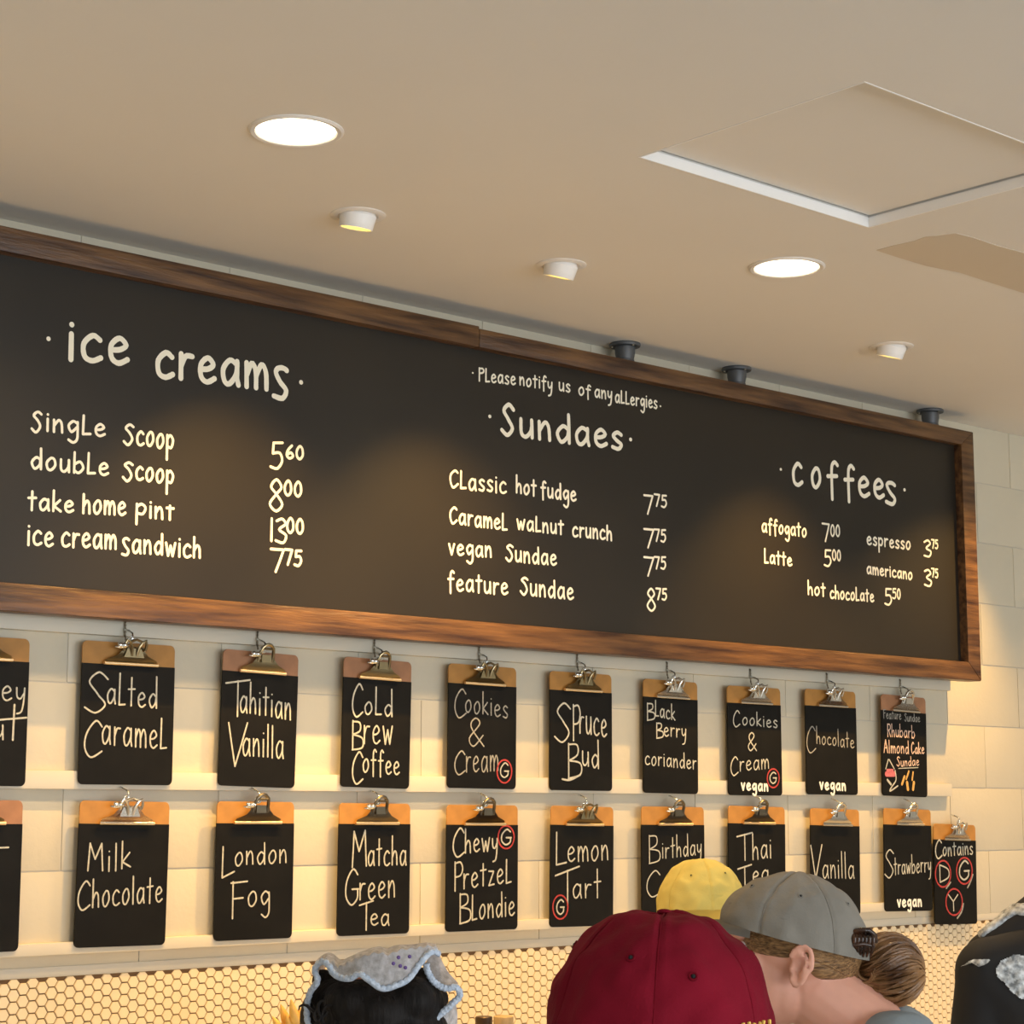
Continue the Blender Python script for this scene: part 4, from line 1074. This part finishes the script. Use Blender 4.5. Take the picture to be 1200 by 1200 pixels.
for A_, B_ in zip(rows, rows[1:]):
    for i in range(109): b.faces.new((A_[i], A_[i+1], B_[i+1], B_[i]))
# folded right side of the brim
def strip(b, A_, B_, n=24, k=4):
    A_ = dens(A_, n); B_ = dens(B_, n); R = []
    for j in range(k+1): R.append([b.verts.new(p.lerp(q, j/k)) for p, q in zip(A_, B_)])
    for j in range(k):
        for i in range(n-1): b.faces.new((R[j][i], R[j][i+1], R[j+1][i+1], R[j+1][i]))
strip(b, [atZ(x, y, ZH-.04) for x, y in ((503, 1120), (513, 1117), (519, 1128), (526, 1140), (537, 1152))], [atZ(x, y, ZH-.03) for x, y in ((499, 1128), (501, 1138), (507, 1148), (517, 1155), (532, 1158))])
strip(b, [atZ(x, y, ZH-.04) for x, y in ((526, 1180), (513, 1191), (505, 1204))], [atZ(x, y, ZH+.02) for x, y in ((534, 1174), (536, 1188), (536, 1204))])
bmesh.ops.solidify(b, geom=list(b.faces), thickness=.004)
hat = obj_w('crochet_hat', b, M['crochet'], r, mw)
b = bmesh.new()
nb = len(E3)
add_tube(b, [p+Vector((0, 0, .0006*math.sin(i*2.2))) for i, p in enumerate(E3)], [.0042+.0006*math.sin(i*2.2) for i in range(nb)], 8)
EE = dens([atZ(x, y, ZH-.05) for x, y in ((499.5, 1129), (501, 1138), (507.5, 1149.5), (517, 1156.5), (526, 1158.5), (533.5, 1156.5), (539, 1163), (537, 1170), (531, 1175), (526, 1180.5), (519, 1186), (512, 1192.5), (505, 1204))], 70)
add_tube(b, EE, [.0046+.0006*math.sin(i*2.2) for i in range(70)], 8)
o = obj_w('hat_border', b, M['crochetblue'], hat, mw)
b = bmesh.new()
for x, y in ((467, 1122), (461, 1129), (469, 1132), (480, 1121), (475, 1134)): add_ell(b, atZ(x, y, zb(x)-.004), (.0026, .0026, .0026), 8, 6)
o = obj_w('yarn_dot', b, M['purple'], hat, mw); o['kind'] = 'stuff'

# 5. black top with silver lace, right edge
ZR = 3.7
Hc = atZ(1262, 972, ZR)
r, mw, HT, shR = person(Hc, FH, 'person in a black top with silver lace patches, shoulder only, at the right edge', shirt='blackcloth', collar=.066, skin='skin2', sleeve=1.0, sh_w=.175)
hair_shell(r, mw, HT, 'black', lambda p: sstep(.075, .05, p.y)*sstep(-.075, -.05, p.z), 1.09, bare=True)
# hood and collar that carry the slope from neck to shoulder
b = bmesh.new()
nkp = Hc+Vector((0, 0, -.19))
for sx in (-1, 1):
    add_bone(b, nkp+RT*sx*.05+Vector((0, 0, .036)), .058, nkp+RT*sx*.165+Vector((0, 0, -.045)), .052)
add_bone(b, nkp+Vector((0, 0, .06)), .07, nkp-FH*.06+Vector((0, 0, -.06)), .07)
hood = obj_w('hood', remeshed(b, .007, 5), M['blackcloth'], r, mw)
bpy.context.view_layer.update()
bvh = []
for o_ in (shR, hood):
    vs = [o_.matrix_world @ v.co for v in o_.data.vertices]
    bvh.append(BVHTree.FromPolygons(vs, [tuple(p.vertices) for p in o_.data.polygons]))
def hit(x, y):
    d = ray(x, y).normalized(); best = None
    for t_ in bvh:
        h = t_.ray_cast(CP, d)
        if h[0] is not None and (best is None or h[3] < best[1]): best = (h[0], h[3], h[1])
    return best
def decal(name, pts, m, th=.003, n=46):
    """small lace patch hugging the cloth inside the outline pts"""
    xs = [p[0] for p in pts]; ys = [p[1] for p in pts]; x0, x1, y0, y1 = min(xs), max(xs), min(ys), max(ys)
    def inside(x, y):
        c = False
        for (ax_, ay_), (bx_, by_) in zip(pts, pts[1:]+pts[:1]):
            if (ay_ > y) != (by_ > y) and x < (bx_-ax_)*(y-ay_)/(by_-ay_)+ax_: c = not c
        return c
    b = bmesh.new(); g = {}
    for i in range(n+1):
        for j in range(n+1):
            x = x0+(x1-x0)*i/n; y = y0+(y1-y0)*j/n
            h = hit(x, y) if inside(x, y) else None
            if h: g[i, j] = b.verts.new(h[0]+(h[2] if h[2].dot(FW) < 0 else -h[2])*(th+.002*noise.noise(h[0]*90)))
    for i in range(n):
        for j in range(n):
            k = [(i, j), (i+1, j), (i+1, j+1), (i, j+1)]
            if all(q in g for q in k): b.faces.new([g[q] for q in k])
    if b.faces: obj_w(name, b, M[m], r, mw)
    else: print('no decal', name); b.free()
decal('lace_patch', [(1166, 1136), (1172, 1126), (1183, 1121), (1189, 1118), (1200, 1120), (1214, 1122), (1222, 1140), (1220, 1160), (1205, 1170), (1197, 1172), (1185, 1163), (1177, 1153), (1168, 1145)], 'silver')
decal('lace_patch', [(1126, 1134), (1136, 1127), (1142, 1124.5), (1161, 1125), (1158, 1129), (1148, 1134), (1140, 1129)], 'silver', n=40)

b = bmesh.new()
for k in range(60):
    x = 1149+52*k/59; y = 1060
    while y < 1140 and not hit(x, y): y += 1
    for q in range(3):
        h = hit(x+random.uniform(-1, 1), y+2+q*2.6*(k/59+.5))
        if h: add_ell(b, h[0]-FW*.001, (.0055+random.uniform(-.0015, .0015),)*3, 8, 6)
obj_w('lace_trim', remeshed(b, .0026, 1), M['silver'], r, mw)

# ------------------------------------------------------------------ things on the back counter, only their tops in view
CTZ = .955
def at_y(px, yy): return onY(px, 1200, yy)
p = at_y(352, -.38)
v = thing('dried_arrangement', 'golden orange pointed dried leaves standing left of the crocheted hat', 'plant', (p.x, p.y, CTZ))
vw = Matrix.Translation(v.location)
b = bmesh.new(); add_lathe(b, [(0, 0), (.04, 0), (.05, .03), (.05, .10), (.03, .16), (.024, .19), (.028, .20), (.022, .20), (.02, .17), (0, .16)], 28); obj('vase', b, M['vase'], v)
Zp = (p-CP).dot(FW)
for k, (x, y) in enumerate(((319.5, 1191), (329, 1177), (341, 1171), (351, 1180), (357, 1184), (336, 1188), (347, 1189))):
    tip = atZ(x, y, Zp+.02*math.sin(k*2)); root_ = v.location+Vector((.004*math.cos(k), .004*math.sin(k*2), .17))
    mid = root_.lerp(tip, .55)+Vector((.012, 0, .01))
    b = bmesh.new(); add_tube(b, crom3([root_, mid, root_.lerp(tip, .82)+Vector((.004, 0, .003)), tip], 5), [.004, .006, .007, .008, .009, .0105, .0115, .012, .012, .0115, .0105, .009, .007, .005, .003, .001], 8)
    obj_w('dried_leaf', b, M['spike'], v, vw)
for px, py, w_, mm, lb in ((567, 1191, .0205, 'lid', 'dark-capped bottle top left of the maroon cap'), (590, 1190.5, .0245, 'cork', 'tan-lidded bottle top just left of the maroon cap')):
    q = onY(px, py, -.30 if px < 580 else -.22); h_ = q.z-CTZ
    j = thing('syrup_bottle', lb, 'bottle', (q.x, q.y, CTZ), group='bottles on the back counter')
    b = bmesh.new(); add_lathe(b, [(0, 0), (.034, 0), (.036, .004), (.036, h_-.11), (.028, h_-.07), (.015, h_-.045), (.0145, h_-.02), (0, h_-.02)], 28); obj('bottle_glass', b, M['bottle'], j)
    b = bmesh.new(); add_lathe(b, [(0, h_), (w_-.002, h_), (w_, h_-.002), (w_, h_-.018), (w_-.001, h_-.0205), (0, h_-.0205)], 28); obj('bottle_cap', b, M[mm], j)
